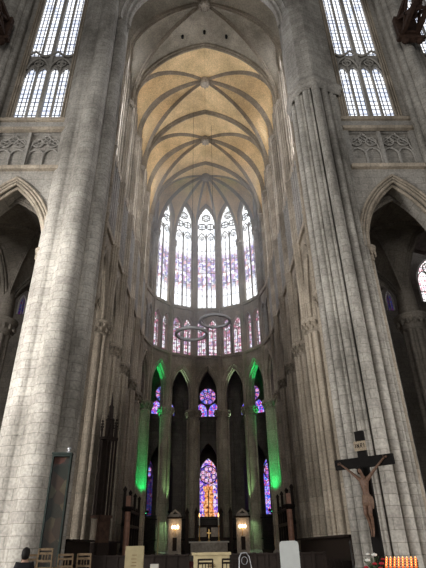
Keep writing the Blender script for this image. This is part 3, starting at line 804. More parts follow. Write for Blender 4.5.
# ------------------------------------------------------------------ aisles beside the choir
def aisle(sg, side):
    root = empty('ceiling_aisle_' + side, kind='structure')
    m = MB(); ys = [22.0, 29.5, 37.0]; x0, x1, xm = sg * 8.3, sg * 14.3, sg * 19.5
    for (xa, xb) in ((x0, x1), (x1, sg * 23.6)):
        for ya, yb in zip(ys, ys[1:]):
            xc, yc = (xa + xb) / 2, (ya + yb) / 2; Z = 15.4 if abs(xb) < 15 else 21.5; K = 4.9
            cs = [(xa, ya), (xb, ya), (xb, yb), (xa, yb)]
            for i in range(4):
                p, q = cs[i], cs[(i + 1) % 4]; mx_, my_ = (p[0] + q[0]) / 2, (p[1] + q[1]) / 2
                D = rib_curve((*p, Z), (xc, yc), K, 8); D2 = rib_curve((*q, Z), (xc, yc), K, 8)
                W = rib_curve((*p, Z), (mx_, my_), K - .3, 8); W2 = rib_curve((*q, Z), (mx_, my_), K - .3, 8)
                web(m, D, W, 10, 4, .05); web(m, W2, D2, 10, 4, .05)
                make_rib('diagonal_rib', D, .14, .2, root, 'aisle_stone'); make_rib('transverse_rib', W, .2, .24, root, 'aisle_stone'); make_rib('transverse_rib', W2, .2, .24, root, 'aisle_stone')
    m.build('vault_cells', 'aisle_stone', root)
    for ya, nm in ((29.5, 'nearer'), (37.0, 'farther')):
        p = empty('aisle_pier', (x1, ya, 0), 0, f'{nm} shadowed aisle pier seen through the {side} transept arch', 'pier', 'aisle piers')
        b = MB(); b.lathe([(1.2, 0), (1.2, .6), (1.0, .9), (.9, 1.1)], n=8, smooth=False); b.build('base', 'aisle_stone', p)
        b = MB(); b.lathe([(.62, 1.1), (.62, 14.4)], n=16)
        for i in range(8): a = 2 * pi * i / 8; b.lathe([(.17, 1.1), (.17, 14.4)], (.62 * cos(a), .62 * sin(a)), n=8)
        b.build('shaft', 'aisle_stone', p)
        b = MB(); b.lathe([(.7, 14.3), (.82, 14.4), (.74, 14.5), (.86, 14.8), (1.12, 15.2), (1.15, 15.45)], n=16)
        for i in range(14): a = 2 * pi * i / 14; b.lathe([(.02, 14.65), (.12, 14.8), (.12, 15.0), (.02, 15.1)], (.98 * cos(a), .98 * sin(a)), n=6)
        b.build('capital', 'aisle_stone', p)
        b = MB(); b.lathe([(.7, 15.4), (.6, 18), (.6, 23)], n=12); b.build('wall_pier', 'aisle_stone', p)
    # back wall of the outer aisle with windows
    b = MB()
    arch_wall(b, 8.4, 14.3, 0, 22, .6, 20.0, .9, 37.6, 38.2, cx=sg * 0 + 11.2, sill=17.4) if False else b.box(*sorted((sg * 8.65, sg * 14.9)), 38.3, 38.8, 0, 22)
    T = Matrix(((sg, 0, 0, 0), (0, 1, 0, 0), (0, 0, 1, 0), (0, 0, 0, 1))); b.T = T
    arch_wall(b, 14.9, 18.6, 0, 27, .3, 21.3, .9, 38.3, 38.8, cx=17.0, sill=20.3, n=6)
    arch_wall(b, 18.6, 23.7, 0, 27, 1.4, 23.2, 2.6, 38.3, 38.8, cx=21.5, sill=21.2, n=10)
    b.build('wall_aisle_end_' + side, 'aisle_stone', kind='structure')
    for cx, a, zs, rise, sill, mt in ((17.0, .3, 21.3, .9, 20.3, 'dim_blue_glass'), (21.5, 1.4, 23.2, 2.6, 21.2, 'pale_pink_glass')):
        nonlocal_w[0] += 1
        wn = empty('window_%d' % nonlocal_w[0], kind='structure')
        g = MB(); g.T = T; arch_glass(g, a, zs, rise, 38.5, cx, sill); g.build('leaded_glass', mt, wn)
        g = MB(); g.T = T; arch_roll(g, a, zs, rise, 38.3, .09, cx, sill)
        if a > 1:
            for s2 in (-1, 1): arch_roll(g, a / 2, zs, 1.3, 38.36, .06, cx + s2 * a / 2, sill)
            foil(g, cx, zs + 1.6, .55, 38.36, .07, 5)
            g.box(cx - a, cx + a, 38.3, 38.4, 22.2, 22.28)
        else: g.box(cx - .03, cx + .03, 38.33, 38.4, sill, zs + .8)
        g.build('tracery', 'tracery_stone', wn)
glass('pale_pink_glass', 'pale', 2.0)
aisle(-1, 'left'); aisle(1, 'right')

# ------------------------------------------------------------------ ambulatory ring and chapels
RO = 13.2; rco = RO * cos(SEG / 2); hwo = 2 * RO * sin(SEG / 2)
wam = empty('wall_ambulatory', kind='structure')
for i in range(7):
    t = -pi / 2 + (i + .5) * SEG; h = hwo / 2
    px, py = rco * sin(t), YC + rco * cos(t)
    m = MB(); arch_wall(m, -h, h, 0, 14.2, 1.55, 9.2, 3.6, 0, .6, n=10)
    arch_wall(m, -h, h, 14.2, 23.0, 1.62, 18.2, 3.2, 0, .6, sill=16.0, n=10)
    m.build('chapel_wall', 'aisle_stone', wam, loc=(px, py, 0), rot=-t)
    m = MB()
    for cx in [(-h + .45) + (2 * h - .9) * (k + .5) / 6 for k in range(6)]:
        arch_roll(m, .36, 14.9, .5, -.05, .05, cx, 14.25, 5)
    m.box(-h, h, -.12, 0, 14.05, 14.2); m.box(-h, h, -.12, 0, 15.7, 15.85)
    for sg in (-1, 1): m.lathe([(.22, 0), (.22, 17.5), (.4, 18), (.4, 18.2)], (sg * (h - .1), -.1), n=8)
    m.build('blind_arcade', 'aisle_stone', wam, loc=(px, py, 0), rot=-t)
    nonlocal_w[0] += 1
    wn = empty('window_%d' % nonlocal_w[0], (px, py, 0), -t, kind='structure')
    # stone rose plate over paired lights
    g = MB()
    r_ = 1.14; zc = 18.6
    circ(g, 0, zc, r_, .12, .12, 28, 6); circ(g, 0, zc, .32, .12, .05, 14, 5)
    for k in range(8):
        a = 2 * pi * k / 8 + pi / 8; circ(g, (r_ - .36) * cos(a), zc + (r_ - .36) * sin(a), .32, .12, .045, 12, 5)
    for s2 in (-1, 1): arch_roll(g, .78, 16.55, 1.25, .12, .08, s2 * .81, 16.0, 8)
    arch_roll(g, 1.62, 18.2, 3.2, .05, .1, 0, 16.0, 10)
    g.build('tracery', 'aisle_stone', wn)
    # solid web between rose and lancets
    g = MB(); n = 40
    ring = [(r_ * cos(2 * pi * k / n), zc + r_ * sin(2 * pi * k / n)) for k in range(n)]
    g.add([(0, .2, zc)] + [(x, .2, z) for x, z in ring], [(0, 1 + k, 1 + (k + 1) % n) for k in range(n)], uvs=[(0, zc)] + ring)
    for s2 in (-1, 1): arch_glass(g, .74, 16.55, 1.15, .2, s2 * .81, 16.05)
    g.build('stained_glass', 'blue_glass', wn)
    g = MB()
    for k in range(8): a = 2 * pi * k / 8 + pi / 8; disc(g, .76 * cos(a), zc + .76 * sin(a), .27, .16)
    disc(g, 0, zc, .3, .16); g.build('rose_petal_glass', 'petal_glass', wn)
    g = MB(); arch_glass(g, 1.66, 18.2, 3.25, .24, 0, 15.95); g.build('window_plate', 'aisle_stone', wn)
# ambulatory ceiling
m = MB()
for i in range(-3, 11):
    pass
n = 28; v = []
for k in range(n + 1):
    t = -pi / 2 + pi * k / n
    for r_, z in ((HW + .3, 21.2), (HW + 2.6, 22.3), (RO + .2, 22.0)): v.append((r_ * sin(t), YC + r_ * cos(t), z))
m.add(v, [(3 * k + j, 3 * k + j + 1, 3 * k + j + 4, 3 * k + j + 3) for k in range(n) for j in range(2)])
for sg in (-1, 1): m.box(*sorted((sg * 8.0, sg * 20)), 38.8, 47, 21.5, 22); m.box(*sorted((sg * 8, sg * 14.3)), 22.2, 38.5, 21.3, 21.6)
m.build('ceiling_ambulatory', 'aisle_stone', kind='structure')
for sg, s_ in ((-1, 'left'), (1, 'right')):
    m = MB(); m.box(*sorted((sg * 13.0, sg * 13.6)), 38.8, 47.3, 0, 22); m.build('wall_inner_aisle_' + s_, 'aisle_stone', kind='structure')
# radiating chapels
for i in range(7):
    t = -pi / 2 + (i + .5) * SEG; ax = (i == 3)
    dist = 21.0 if ax else 19.0
    root = empty('wall_chapel_axial' if ax else 'wall_chapel', (dist * sin(t), YC + dist * cos(t), 0), -t, kind='structure')
    ww = 2.6 if not ax else 3.0; dep = dist - rco - .4
    a, zs, rise, sill = (1.32, 10.0, 2.3, 5.0)
    m = MB(); arch_wall(m, -ww, ww, 0, 15, a, zs, rise, 0, .5, sill=sill, n=10)
    m.box(-ww - .3, -ww, -dep, .5, 0, 15); m.box(ww, ww + .3, -dep, .5, 0, 15); m.box(-ww, ww, -dep, .5, 14.6, 15)
    m.build('chapel_shell', 'aisle_stone', root)
    nonlocal_w[0] += 1
    wn = empty('window_%d' % nonlocal_w[0], root.location, -t, kind='structure')
    g = MB(); arch_roll(g, a, zs, rise, -.02, .12, 0, sill)
    zr = zs + .12
    circ(g, 0, zr, 1.18, .05, .07, 28, 6); circ(g, 0, zr, .34, .05, .05, 14, 5)
    for k in range(8): aa = 2 * pi * k / 8 + pi / 8; circ(g, .78 * cos(aa), zr + .78 * sin(aa), .29, .05, .04, 12, 5)
    for s2 in (-1, 1): arch_roll(g, .60, 7.9, 1.0, .05, .03, s2 * .64, sill, 8)
    g.build('tracery', 'aisle_stone', wn)
    g = MB()
    for k in range(8): aa = 2 * pi * k / 8 + pi / 8; disc(g, .78 * cos(aa), zr + .78 * sin(aa), .24, .1)
    disc(g, 0, zr, .3, .1); g.build('rose_petal_glass', 'pale_petal_glass' if ax else 'petal_glass', wn)
    g = MB(); arch_glass(g, a, zs, rise, .15, 0, sill); g.build('stained_glass', 'scene_glass' if ax else ('blue_glass' if i > 3 else 'dim_blue_glass'), wn)


# ================================================================== furnishings
PZ = .6                                     # raised floor of the crossing
fb = MB(); fb.box(-7.2, 7.2, 13.8, 19.2, 0, PZ); fb.box(-5.0, 5.0, 19.2, 44.0, 0, PZ); fb.box(-7.4, 7.4, 13.4, 13.8, 0, .3); fb.build('floor_raised', 'floor_stone', kind='structure')
fb = MB()
for k in range(3): fb.box(-5.8 + .2 * k, 5.8 - .2 * k, 43.2 + .4 * k, 51.5, PZ if 0 else 0, .72 + .14 * k)
fb.build('floor_sanctuary', 'floor_stone', kind='structure')
cp = MB(); cp.box(-1.6, 1.6, 30, 43.1, PZ, PZ + .015); tag(cp.build('carpet', 'red_carpet'), 'long dark red carpet running up to the altar steps', 'carpet')

# ---- crucifix in front of the right crossing pier
def skin_body(name, mat, parent, verts, edges, root=0, sub=2):
    me = bpy.data.meshes.new(name); me.from_pydata([v[0] for v in verts], edges, []); me.materials.append(M[mat])
    o = bpy.data.objects.new(name, me); col.objects.link(o); o.parent = parent
    sm = o.modifiers.new('skin', 'SKIN'); sm.use_smooth_shade = True
    sk = me.skin_vertices[0].data if me.skin_vertices else None
    if sk is None:
        bpy.context.view_layer.objects.active = o
        bm_layer(me); sk = me.skin_vertices[0].data
    for i, v in enumerate(verts):
        rr = v[1]; sk[i].radius = rr if isinstance(rr, tuple) else (rr, rr)
        sk[i].use_root = (i == root)
    ss = o.modifiers.new('sub', 'SUBSURF'); ss.levels = sub; ss.render_levels = sub
    return o
def bm_layer(me):
    import bmesh
    bm = bmesh.new(); bm.from_mesh(me); bm.verts.layers.skin.verify(); bm.to_mesh(me); bm.free()

yawc = math.atan2(-1.5, 1.7)
cx = empty('crucifix', (5.78, 18.25, PZ), yawc, 'tall dark wooden crucifix with a life-size carved figure before the right ribbed pier', 'crucifix')
m = MB(); m.box(-.17, .17, -.07, .07, 0, 4.8); m.box(-.4, .4, -.4, .4, 0, .12); m.box(-.28, .28, -.28, .28, .12, .3); m.build('upright', 'black_cross', cx)
m = MB(); m.box(-1.14, 1.14, -.09, .06, 3.5, 3.86); m.build('crossbeam', 'black_cross', cx)
m = MB(); m.box(-.23, .23, -.13, -.075, 4.08, 4.42); m.build('title_board', 'plaque', cx)
m = MB()
# I N R I in relief strokes
def stroke(x0, z0, x1, z1): m.bar((x0, -.135, z0), (x1, -.135, z1), .011, .008)
zb, zt = 4.18, 4.33
stroke(-.165, zb, -.165, zt); stroke(-.10, zb, -.10, zt); stroke(-.10, zt, -.03, zb); stroke(-.03, zb, -.03, zt)
stroke(.04, zb, .04, zt); stroke(.04, zt, .10, zt); stroke(.10, zt, .10, zt - .07); stroke(.10, zt - .07, .04, zt - .075); stroke(.05, zt - .075, .11, zb); stroke(.17, zb, .17, zt)
m.build('title_letters', 'black_cross', cx)
Y0 = -.24
bv = [((0, Y0, 2.42), (.135, .10)), ((0, Y0 - .01, 2.60), (.115, .09)), ((.01, Y0 - .03, 2.80), (.135, .10)), ((.01, Y0 - .03, 2.98), (.165, .11)), ((0, Y0, 3.10), (.12, .085)),
      ((-.02, Y0 - .03, 3.19), (.055, .055)), ((-.05, Y0 - .07, 3.29), (.085, .095)), ((-.07, Y0 - .09, 3.38), (.09, .105)), ((-.07, Y0 - .08, 3.46), (.06, .07)),
      ((-.20, Y0, 3.12), (.075, .07)), ((-.48, Y0 + .04, 3.36), (.052, .05)), ((-.80, Y0 + .10, 3.62), (.036, .034)), ((-.88, Y0 + .11, 3.67), (.04, .025)),
      ((.20, Y0, 3.12), (.075, .07)), ((.46, Y0 + .04, 3.38), (.052, .05)), ((.77, Y0 + .10, 3.68), (.036, .034)), ((.85, Y0 + .11, 3.74), (.04, .025)),
      ((-.095, Y0, 2.34), (.10, .10)), ((-.075, Y0 - .12, 1.95), (.068, .075)), ((-.055, Y0 - .02, 1.80), (.058, .062)), ((-.03, Y0 + .04, 1.48), (.038, .042)), ((-.02, Y0 + .02, 1.38), (.035, .035)), ((-.02, Y0 - .06, 1.24), (.038, .025)),
      ((.095, Y0, 2.34), (.10, .10)), ((.085, Y0 - .12, 1.95), (.068, .075)), ((.075, Y0 - .02, 1.80), (.058, .062)), ((.05, Y0 + .04, 1.48), (.038, .042)), ((.05, Y0 + .02, 1.38), (.035, .035)), ((.05, Y0 - .06, 1.24), (.038, .025))]
be = [(0, 1), (1, 2), (2, 3), (3, 4), (4, 5), (5, 6), (6, 7), (7, 8), (3, 9), (9, 10), (10, 11), (11, 12), (3, 13), (13, 14), (14, 15), (15, 16), (0, 17), (17, 18), (18, 19), (19, 20), (20, 21), (21, 22), (0, 23), (23, 24), (24, 25), (25, 26), (26, 27), (27, 28)]
fig = skin_body('carved_figure', 'corpus', cx, bv, be)
# fingers
for sg, (hx, hz) in ((-1, (-.88, 3.67)), (1, (.85, 3.74))):
    for k in range(4): 
        m = MB(); a = R(40 - 14 * k); L_ = (.075, .09, .085, .065)[k]
        d = Vector((sg * cos(a), 0, sin(a)))
        p = Vector((hx, Y0 + .10, hz)) + d * .03; q = p + d * L_; r_ = q + Vector((sg * .01, -.02, -.015))
        m.tube([p, q, r_], .009, (0, 1, 0), 6); m.build('finger', 'corpus', fig)
    m = MB(); p = Vector((hx - sg * .02, Y0 + .09, hz)); m.tube([p, p + Vector((sg * .005, -.02, .06)), p + Vector((sg * .02, -.03, .085))], .011, (0, 1, 0), 6); m.build('thumb', 'corpus', fig)
m = MB(); m.lathe([(.10, 2.20), (.19, 2.22), (.185, 2.35), (.165, 2.5), (.15, 2.56), (.1, 2.57)], (0, Y0), n=18, sy=.78)
m.lathe([(.02, 2.1), (.05, 2.2), (.06, 2.4), (.03, 2.5)], (.19, Y0 - .02), n=8); m.build('loincloth', 'loincloth', fig)
m = MB(); m.lathe([(.05, 3.24), (.10, 3.26), (.115, 3.36), (.11, 3.46), (.06, 3.52), (.02, 3.53)], (-.07, Y0 - .045), n=14); m.build('hair', 'black_cross', fig)
m = MB(); m.tube([(-.07 + .115 * cos(t / 8 * pi), Y0 - .07 + .115 * sin(t / 8 * pi), 3.45 + .012 * (-1) ** t) for t in range(16)], .014, (0, 0, 1), 6, closed=True); m.build('crown_of_thorns', 'black_cross', fig)

# ---- glazed case on the left pier
gc = empty('display_case', (-5.64, 19.0, PZ), R(4), 'tall narrow glazed case with a dark tapestry in front of the left crossing pier', 'display case')
H_ = 4.22
m = MB()
for x in (-.33, .33): m.box(x - .03, x + .03, -.14, .14, 0, H_)
m.box(-.36, .36, -.15, .15, 0, .35); m.box(-.36, .36, -.15, .15, H_ - .08, H_); m.build('frame', 'dark_green_metal', gc)
m = MB(); m.box(-.30, .30, .03, .08, .35, H_ - .08); m.build('tapestry', 'tapestry', gc)
m = MB(); m.box(-.30, .30, -.12, -.11, .35, H_ - .35); m.build('glass_pane', 'case_glass', gc)
m = MB(); m.box(-.38, .38, -.2, .16, H_, H_ + .06); m.build('top_cap', 'dark_green_metal', gc)
# small clear dome light on top of the case
m = MB(); m.lathe([(.09, 0), (.09, .03), (.05, .05), (.05, .12), (.08, .15), (.06, .2), (.01, .22)], n=12)
tag(m.build('spotlight', 'steel', loc=(-5.42, 19.0, PZ + H_ + .06)), 'small pale spotlight on top of the glazed case', 'lamp')

# ---- gothic canopy with pinnacles against the left choir piers
gn = empty('gothic_canopy', (-6.05, 29.3, 0), R(58), 'tall black carved wooden canopy of pinnacles against the left choir piers', 'canopy')
m = MB(); m.box(-.45, .45, -.32, .32, 0, 1.9); m.build('cabinet_base', 'dark_wood', gn)
m = MB(); m.box(-.42, .42, -.30, -.1, 1.9, 3.1); m.box(-.5, .5, -.38, .34, 3.1, 3.25); m.build('seat_panel', 'brown_wood', gn)
m = MB()
for x in (-.38, -.13, .13, .38):
    for y in (-.28, .28): m.box(x - .045, x + .045, y - .045, y + .045, 3.25, 7.4)
m.box(-.36, .36, .1, .26, 3.25, 7.3); m.build('slender_posts', 'dark_wood', gn)
m = MB()
for x in (-.25, 0, .25): arch_roll(m, .11, 7.0, .45, -.3, .035, x, None, 6)
m.box(-.46, .46, -.36, .34, 7.35, 7.5); m.build('arcaded_cornice', 'dark_wood', gn)
def pinn(x, y, z0, h, r_):
    q = MB(); q.lathe([(r_, z0), (r_, z0 + h * .35), (r_ * 1.3, z0 + h * .37), (r_ * .7, z0 + h * .42), (.015, z0 + h)], (x, y), n=4, smooth=False)
    for k in range(3):
        zz = z0 + h * (.5 + .14 * k); rr = r_ * (.75 - .2 * k) + .03
        for a in range(4): q.lathe([(.01, zz - .05), (.04, zz), (.01, zz + .06)], (x + rr * cos(a * pi / 2), y + rr * sin(a * pi / 2)), n=5)
    q.build('pinnacle', 'dark_wood', gn)
for x, y, h in ((-.38, -.2, 1.5), (.38, -.2, 1.4), (-.38, .25, 1.2), (.38, .25, 1.2), (-.18, -.3, 1.1), (.18, -.3, 1.1)): pinn(x, y, 7.5, h, .09)
m = MB(); m.lathe([(.26, 7.5), (.24, 8.5), (.3, 8.55), (.16, 8.7), (.14, 9.3), (.18, 9.35), (.08, 9.5), (.015, 10.3)], n=8, smooth=False); m.build('spire', 'dark_wood', gn)

# ---- choir stalls
def stall_bank(sg, ya, yb, lab):
    h = (yb - ya) / 2
    st = empty('choir_stalls', (sg * 6.15, (ya + yb) / 2, 0), 0 if sg > 0 else pi, lab, 'choir stalls', 'banks of choir stalls')
    n = int(2 * h / .73); q = 2 * h / n
    m = MB(); m.box(.22, .30, -h, h, 0, 2.0); m.box(-.02, .34, -h, h, 1.92, 2.02); m.build('back_panel', 'dark_wood', st)
    m = MB(); m.box(-.35, .22, -h, h, 0, .25); m.build('platform', 'dark_wood', st)
    for k in range(n):
        y = -h + q * (k + .5); m = MB(); m.box(-.2, .2, y - q / 2 + .03, y + q / 2 - .03, .62, .67); m.build('seat', 'dark_wood', st)
    for k in range(n + 1):
        m = MB(); y = -h + q * k; m.box(-.25, .2, y - .025, y + .025, .25, .95); m.box(-.3, .2, y - .05, y + .05, .95, 1.0); m.build('divider', 'dark_wood', st)
stall_bank(-1, 23.9, 28.5, 'short bank of black wooden choir stalls between the left crossing pier and the pinnacled canopy')
stall_bank(-1, 30.1, 37.0, 'bank of black wooden choir stalls beyond the pinnacled canopy on the left')
stall_bank(1, 23.9, 37.0, 'long bank of black wooden choir stalls under the right choir piers')


# ---- screens of dark wood with marble columns near the apse
for sg, sd in ((-1, 'left'), (1, 'right')):
    sn = empty('choir_screen', (sg * 6.3, 42.4, 0), 0, f'dark wooden screen with rails beside the {sd} marble column before the apse', 'screen', 'side screens of the choir')
    [MB().box(-.12, .12, -4.2, 4.2, z, z + .22).build('rail', 'dark_wood', sn) for z in (1.4, 3.0, 4.05)]
    for k in range(7):
        m = MB(); y = -4.1 + 8.2 * k / 6; m.box(-.1, .1, y - .1, y + .1, 0, 5.4 if k % 2 == 0 else 4.3); m.lathe([(.14, 5.4 if k % 2 == 0 else 4.3), (.16, (5.4 if k % 2 == 0 else 4.3) + .1), (.03, (5.4 if k % 2 == 0 else 4.3) + .3)], (0, y), n=8); m.build('post', 'dark_wood', sn)
    m = MB(); m.box(-.04, .04, -4.1, 4.1, 0, 1.4); m.build('panel', 'dark_wood', sn)
    mc = empty('marble_column', (sg * 5.85, 37.4, 0), 0, f'short pink marble column at the end of the {sd} choir screen', 'column', 'pink marble columns')
    m = MB(); m.lathe([(.3, 0), (.3, .9), (.26, 1.0), (.22, 1.05)], n=12); m.build('base', 'dark_wood', mc)
    m = MB(); m.lathe([(.21, 1.05), (.2, 3.9)], n=16); m.build('shaft', 'pink_marble', mc)
    m = MB(); m.lathe([(.22, 3.9), (.32, 4.1), (.34, 4.2), (.2, 4.25)], n=12); m.build('capital', 'dark_wood', mc)
    m = MB(); m.box(-.15, .15, -.15, .15, 4.25, 4.95); m.build('finial_block', 'pink_marble', mc)

# ---- iron grilles between the apse columns
gw = ['far left by the choir screen', 'behind the left green lit column', 'behind the left candle lit doorway', 'behind the high altar', 'behind the right candle lit doorway', 'behind the right green lit column', 'far right by the choir screen']
g0 = None
for i in range(7):
    t = -pi / 2 + (i + .5) * SEG; loc = (rc * sin(t), YC + rc * cos(t), 0)
    if g0 is None:
        g0 = empty('iron_grille', loc, -t)
        for z in (.5, 2.2, 4.0): MB().box(-.95, .95, -.04, .04, z, z + .1).build('rail', 'iron', g0)
        m = MB()
        for k in range(15):
            x = -.9 + 1.8 * k / 14; m.box(x - .015, x + .015, -.015, .015, 0, 4.25); m.lathe([(.01, 4.2), (.035, 4.3), (.005, 4.45)], (x, 0), n=5)
        m.build('bars', 'iron', g0)
        m = MB(); m.box(-.95, .95, -.02, .02, 0, 1.3); m.build('dado_panel', 'dark_wood', g0)
        g = g0
    else: g = copy_tree(g0); g.location = loc; g.rotation_euler = (0, 0, -t)
    tag(g, 'dark iron grille between apse columns ' + gw[i], 'grille', 'grilles round the apse')

# ---- high altar
al = empty('altar', (0, 49.5, 1.0), 0, 'pale stone high altar under the central lancet window', 'altar')
m = MB(); m.box(-1.7, 1.7, -.5, .5, 0, .92)
for x in (-1.55, -.52, .52, 1.55): m.box(x - .12, x + .12, -.56, -.5, .05, .9)
m.build('altar_body', 'pale_stone', al)
m = MB(); m.box(-1.85, 1.85, -.6, .6, .92, 1.04); m.build('altar_slab', 'linen', al)
m = MB(); m.box(-2.3, 2.3, .62, .8, 0, 1.35)
for x in (-2.1, -1.2, 1.2, 2.1): m.box(x - .14, x + .14, .5, .84, 0, 3.4); m.lathe([(.16, 3.4), (.2, 3.5), (.02, 3.95)], (x, .67), n=8)
m.box(-1.1, 1.1, .64, .76, 1.35, 2.3); m.box(-1.15, 1.15, .6, .8, 2.3, 2.42); m.build('reredos', 'dark_wood', al)
m = MB()
for x in (-.62, .62): m.box(x - .4, x + .4, .60, .64, 1.42, 2.2)
m.build('reredos_panels', 'pale_stone', al)
ac = empty('altar_cross', (0, 49.45, 2.04), 0, 'small gilt cross standing in the middle of the high altar', 'cross')
m = MB(); m.lathe([(.14, 0), (.12, .04), (.04, .1), (.03, .25)], n=10); m.build('foot', 'gold', ac)
m = MB(); m.box(-.03, .03, -.02, .02, .2, 1.0); m.box(-.2, .2, -.02, .02, .65, .72); m.build('cross_arms', 'gold', ac)
for x, sd in ((-.9, 'left'), (.93, 'right')):
    c = empty('altar_candle', (x, 50.15 + .05, 3.42), 0, f'lit candle on a dark stand just {sd} of the central lancet window foot', 'candle', 'lit candles above the high altar')
    c.location = (x * 1.33, 50.17, 4.35 - .9)
    c.location = (x * .98, 49.3, 2.04)
    m = MB(); m.lathe([(.13, 0), (.12, .05), (.04, .12), (.035, 1.2), (.09, 1.25), (.09, 1.28)], n=10); m.build('candlestick', 'gold', c)
    m = MB(); m.lathe([(.05, 1.28), (.05, 2.0)], n=10); m.build('wax', 'wax', c)
    m = MB(); m.lathe([(.01, 2.0), (.07, 2.08), (.06, 2.2), (.01, 2.38)], n=8); m.build('flame', 'flame', c)

# ---- stone doorways with lit brackets either side of the altar
for sg, sd in ((-1, 'left'), (1, 'right')):
    d = empty('stone_doorway', (sg * 3.25, 50.2, 1.0), 0, f'small pale stone shrine with rounded pediment {sd} of the high altar', 'shrine', 'stone shrines flanking the altar')
    m = MB()
    for x in (-.48, .48): m.box(x - .14, x + .14, -.15, .2, 0, 3.0)
    m.box(-.34, .34, .05, .2, 0, 3.0); m.build('panel', 'pale_stone', d)
    m = MB(); m.box(-.75, .75, -.25, .3, 3.0, 3.16); m.build('cornice', 'dark_wood', d)
    m = MB(); m.sweep([(-.55, 0, 3.16), (-.42, 0, 3.42), (-.18, 0, 3.58), (0, 0, 3.75), (.18, 0, 3.58), (.42, 0, 3.42), (.55, 0, 3.16)], [(-.12, -.08), (.12, -.08), (.12, .08), (-.12, .08)], (0, 1, 0), smooth=False); m.box(-.4, .4, -.08, .1, 3.16, 3.4); m.build('pediment', 'pale_stone', d)
    m = MB(); m.box(-.2, .2, .0, .05, .3, 1.4); m.build('dark_niche', 'dark_wood', d)
    l = empty('candelabrum', (sg * 3.2, 49.9, 3.1), 0, f'glowing bracket lamp on the stone shrine {sd} of the altar', 'lamp', 'bracket lamps beside the altar')
    m = MB(); m.tube([(-.25, 0, .05), (-.15, 0, -.05), (0, 0, -.08), (.15, 0, -.05), (.25, 0, .05)], .025, (0, 1, 0)); m.lathe([(.05, -.6), (.03, -.5), (.03, -.1)], n=8); m.bar((0, 0, -.2), (0, .2, -.2), .025); m.build('bracket', 'gold', l)
    for x in (-.25, 0, .25):
        m = MB(); m.lathe([(.03, .02), (.09, .1), (.1, .2), (.05, .3), (.01, .33)], (x, 0), n=10); m.build('bulb', 'bulb', l)
    pl_ = bpy.data.lights.new('bracket_light', 'POINT'); pl_.energy = 12; pl_.color = (1, .72, .42); pl_.shadow_soft_size = .1
    po = bpy.data.objects.new('bracket_light', pl_); col.objects.link(po); po.location = (0, -.35, .2); po.parent = l
# thin pale poles in front of the shrines
m = MB(); m.lathe([(.2, 0), (.2, .04), (.06, .1), (.06, 2.9), (.1, 2.95), (.02, 3.1)], n=10); tag(m.build('processional_pole', 'cream_paint', loc=(-4.6, 47.9, 1.0)), 'thin cream pole standing left of the left stone shrine', 'pole')

# ---- green and white floodlights at the feet of the apse columns
def flood(x, y, z, target, colr, energy, ang, label):
    f_ = empty('floodlight', (x, y, z), 0, label, 'floodlight', 'floodlights for the apse')
    d = (Vector(target) - Vector((x, y, z))).normalized()
    p = Vector((0, 0, .12))
    m = MB(); m.bar(p - d * .1, p + d * .08, .11, .09); m.build('housing', 'iron', f_)
    m = MB(); m.bar(p + d * .08, p + d * .09, .09, .07); m.build('lens', 'green_lens', f_)
    m = MB(); m.lathe([(.1, -.12), (.1, -.09), (.02, -.08), (.02, .1)], n=8); m.build('stand', 'iron', f_)
    l = bpy.data.lights.new('flood_beam', 'SPOT'); l.energy = energy; l.color = colr; l.spot_size = R(ang); l.spot_blend = .6; l.shadow_soft_size = .15
    o = bpy.data.objects.new('flood_beam', l); col.objects.link(o); o.parent = f_; o.location = p + d * .2
    o.rotation_euler = d.to_track_quat('-Z', 'Y').to_euler()
G1, G2 = (.0, 1, .22), (.45, 1, .42)
for sg, sd in ((-1, 'left'), (1, 'right')):
    flood(sg * 5.7, 48.1, 4.4, (sg * 6.85, 50.1, 9.5), G1, 1500, 40, f'small floodlight throwing deep green up the {sd} apse column')
    flood(sg * 3.9, 50.9, 4.5, (sg * 4.65, 52.3, 2.2), (.5, 1, .5), 160, 60, f'small floodlight turned down on the base of the column beyond the {sd} stone shrine')
    flood(sg * 3.5, 51.6, 4.4, (sg * 4.7, 52.7, 9.5), G2, 700, 34, f'small floodlight throwing pale green up the column beyond the {sd} stone shrine')
    flood(sg * 6.33, 51.85, 4.4, (sg * 6.28, 51.82, 18), G1, 20000, 15, f'small floodlight pointing straight up behind the {sd} green column')
    flood(sg * 3.51, 54.10, 4.4, (sg * 3.48, 54.04, 18), (.6, 1, .65), 9000, 15, f'small floodlight pointing up at the arch beside the {sd} central column')

# ---- hanging rings
for (x, y, z, r_, lab) in ((-1.38, 38, 18.03, 1.36, 'lower left grey metal ring hanging before the apse triforium'), (.74, 40, 20.2, 1.40, 'upper right grey metal ring hanging before the apse triforium')):
    rg = empty('hanging_ring', (x, y, z), 0, lab, 'ring light', 'metal rings hanging in the choir')
    m = MB(); m.sweep([(r_ * cos(2 * pi * k / 48), r_ * sin(2 * pi * k / 48), 0) for k in range(48)], [(-.11, -.11), (.11, -.11), (.11, .11), (-.11, .11)], (0, 0, 1), closed=True, smooth=False); m.build('ring', 'ring_metal', rg)
    for k in range(3):
        a = 2 * pi * k / 3 + .4; m = MB(); m.bar((r_ * cos(a), r_ * sin(a), .1), (0, 0, 4.5), .008); m.build('stay_wire', 'steel', rg)
    m = MB(); m.bar((0, 0, 4.5), (0, 0, 46.5 - z), .014); m.build('cable', 'iron', rg)

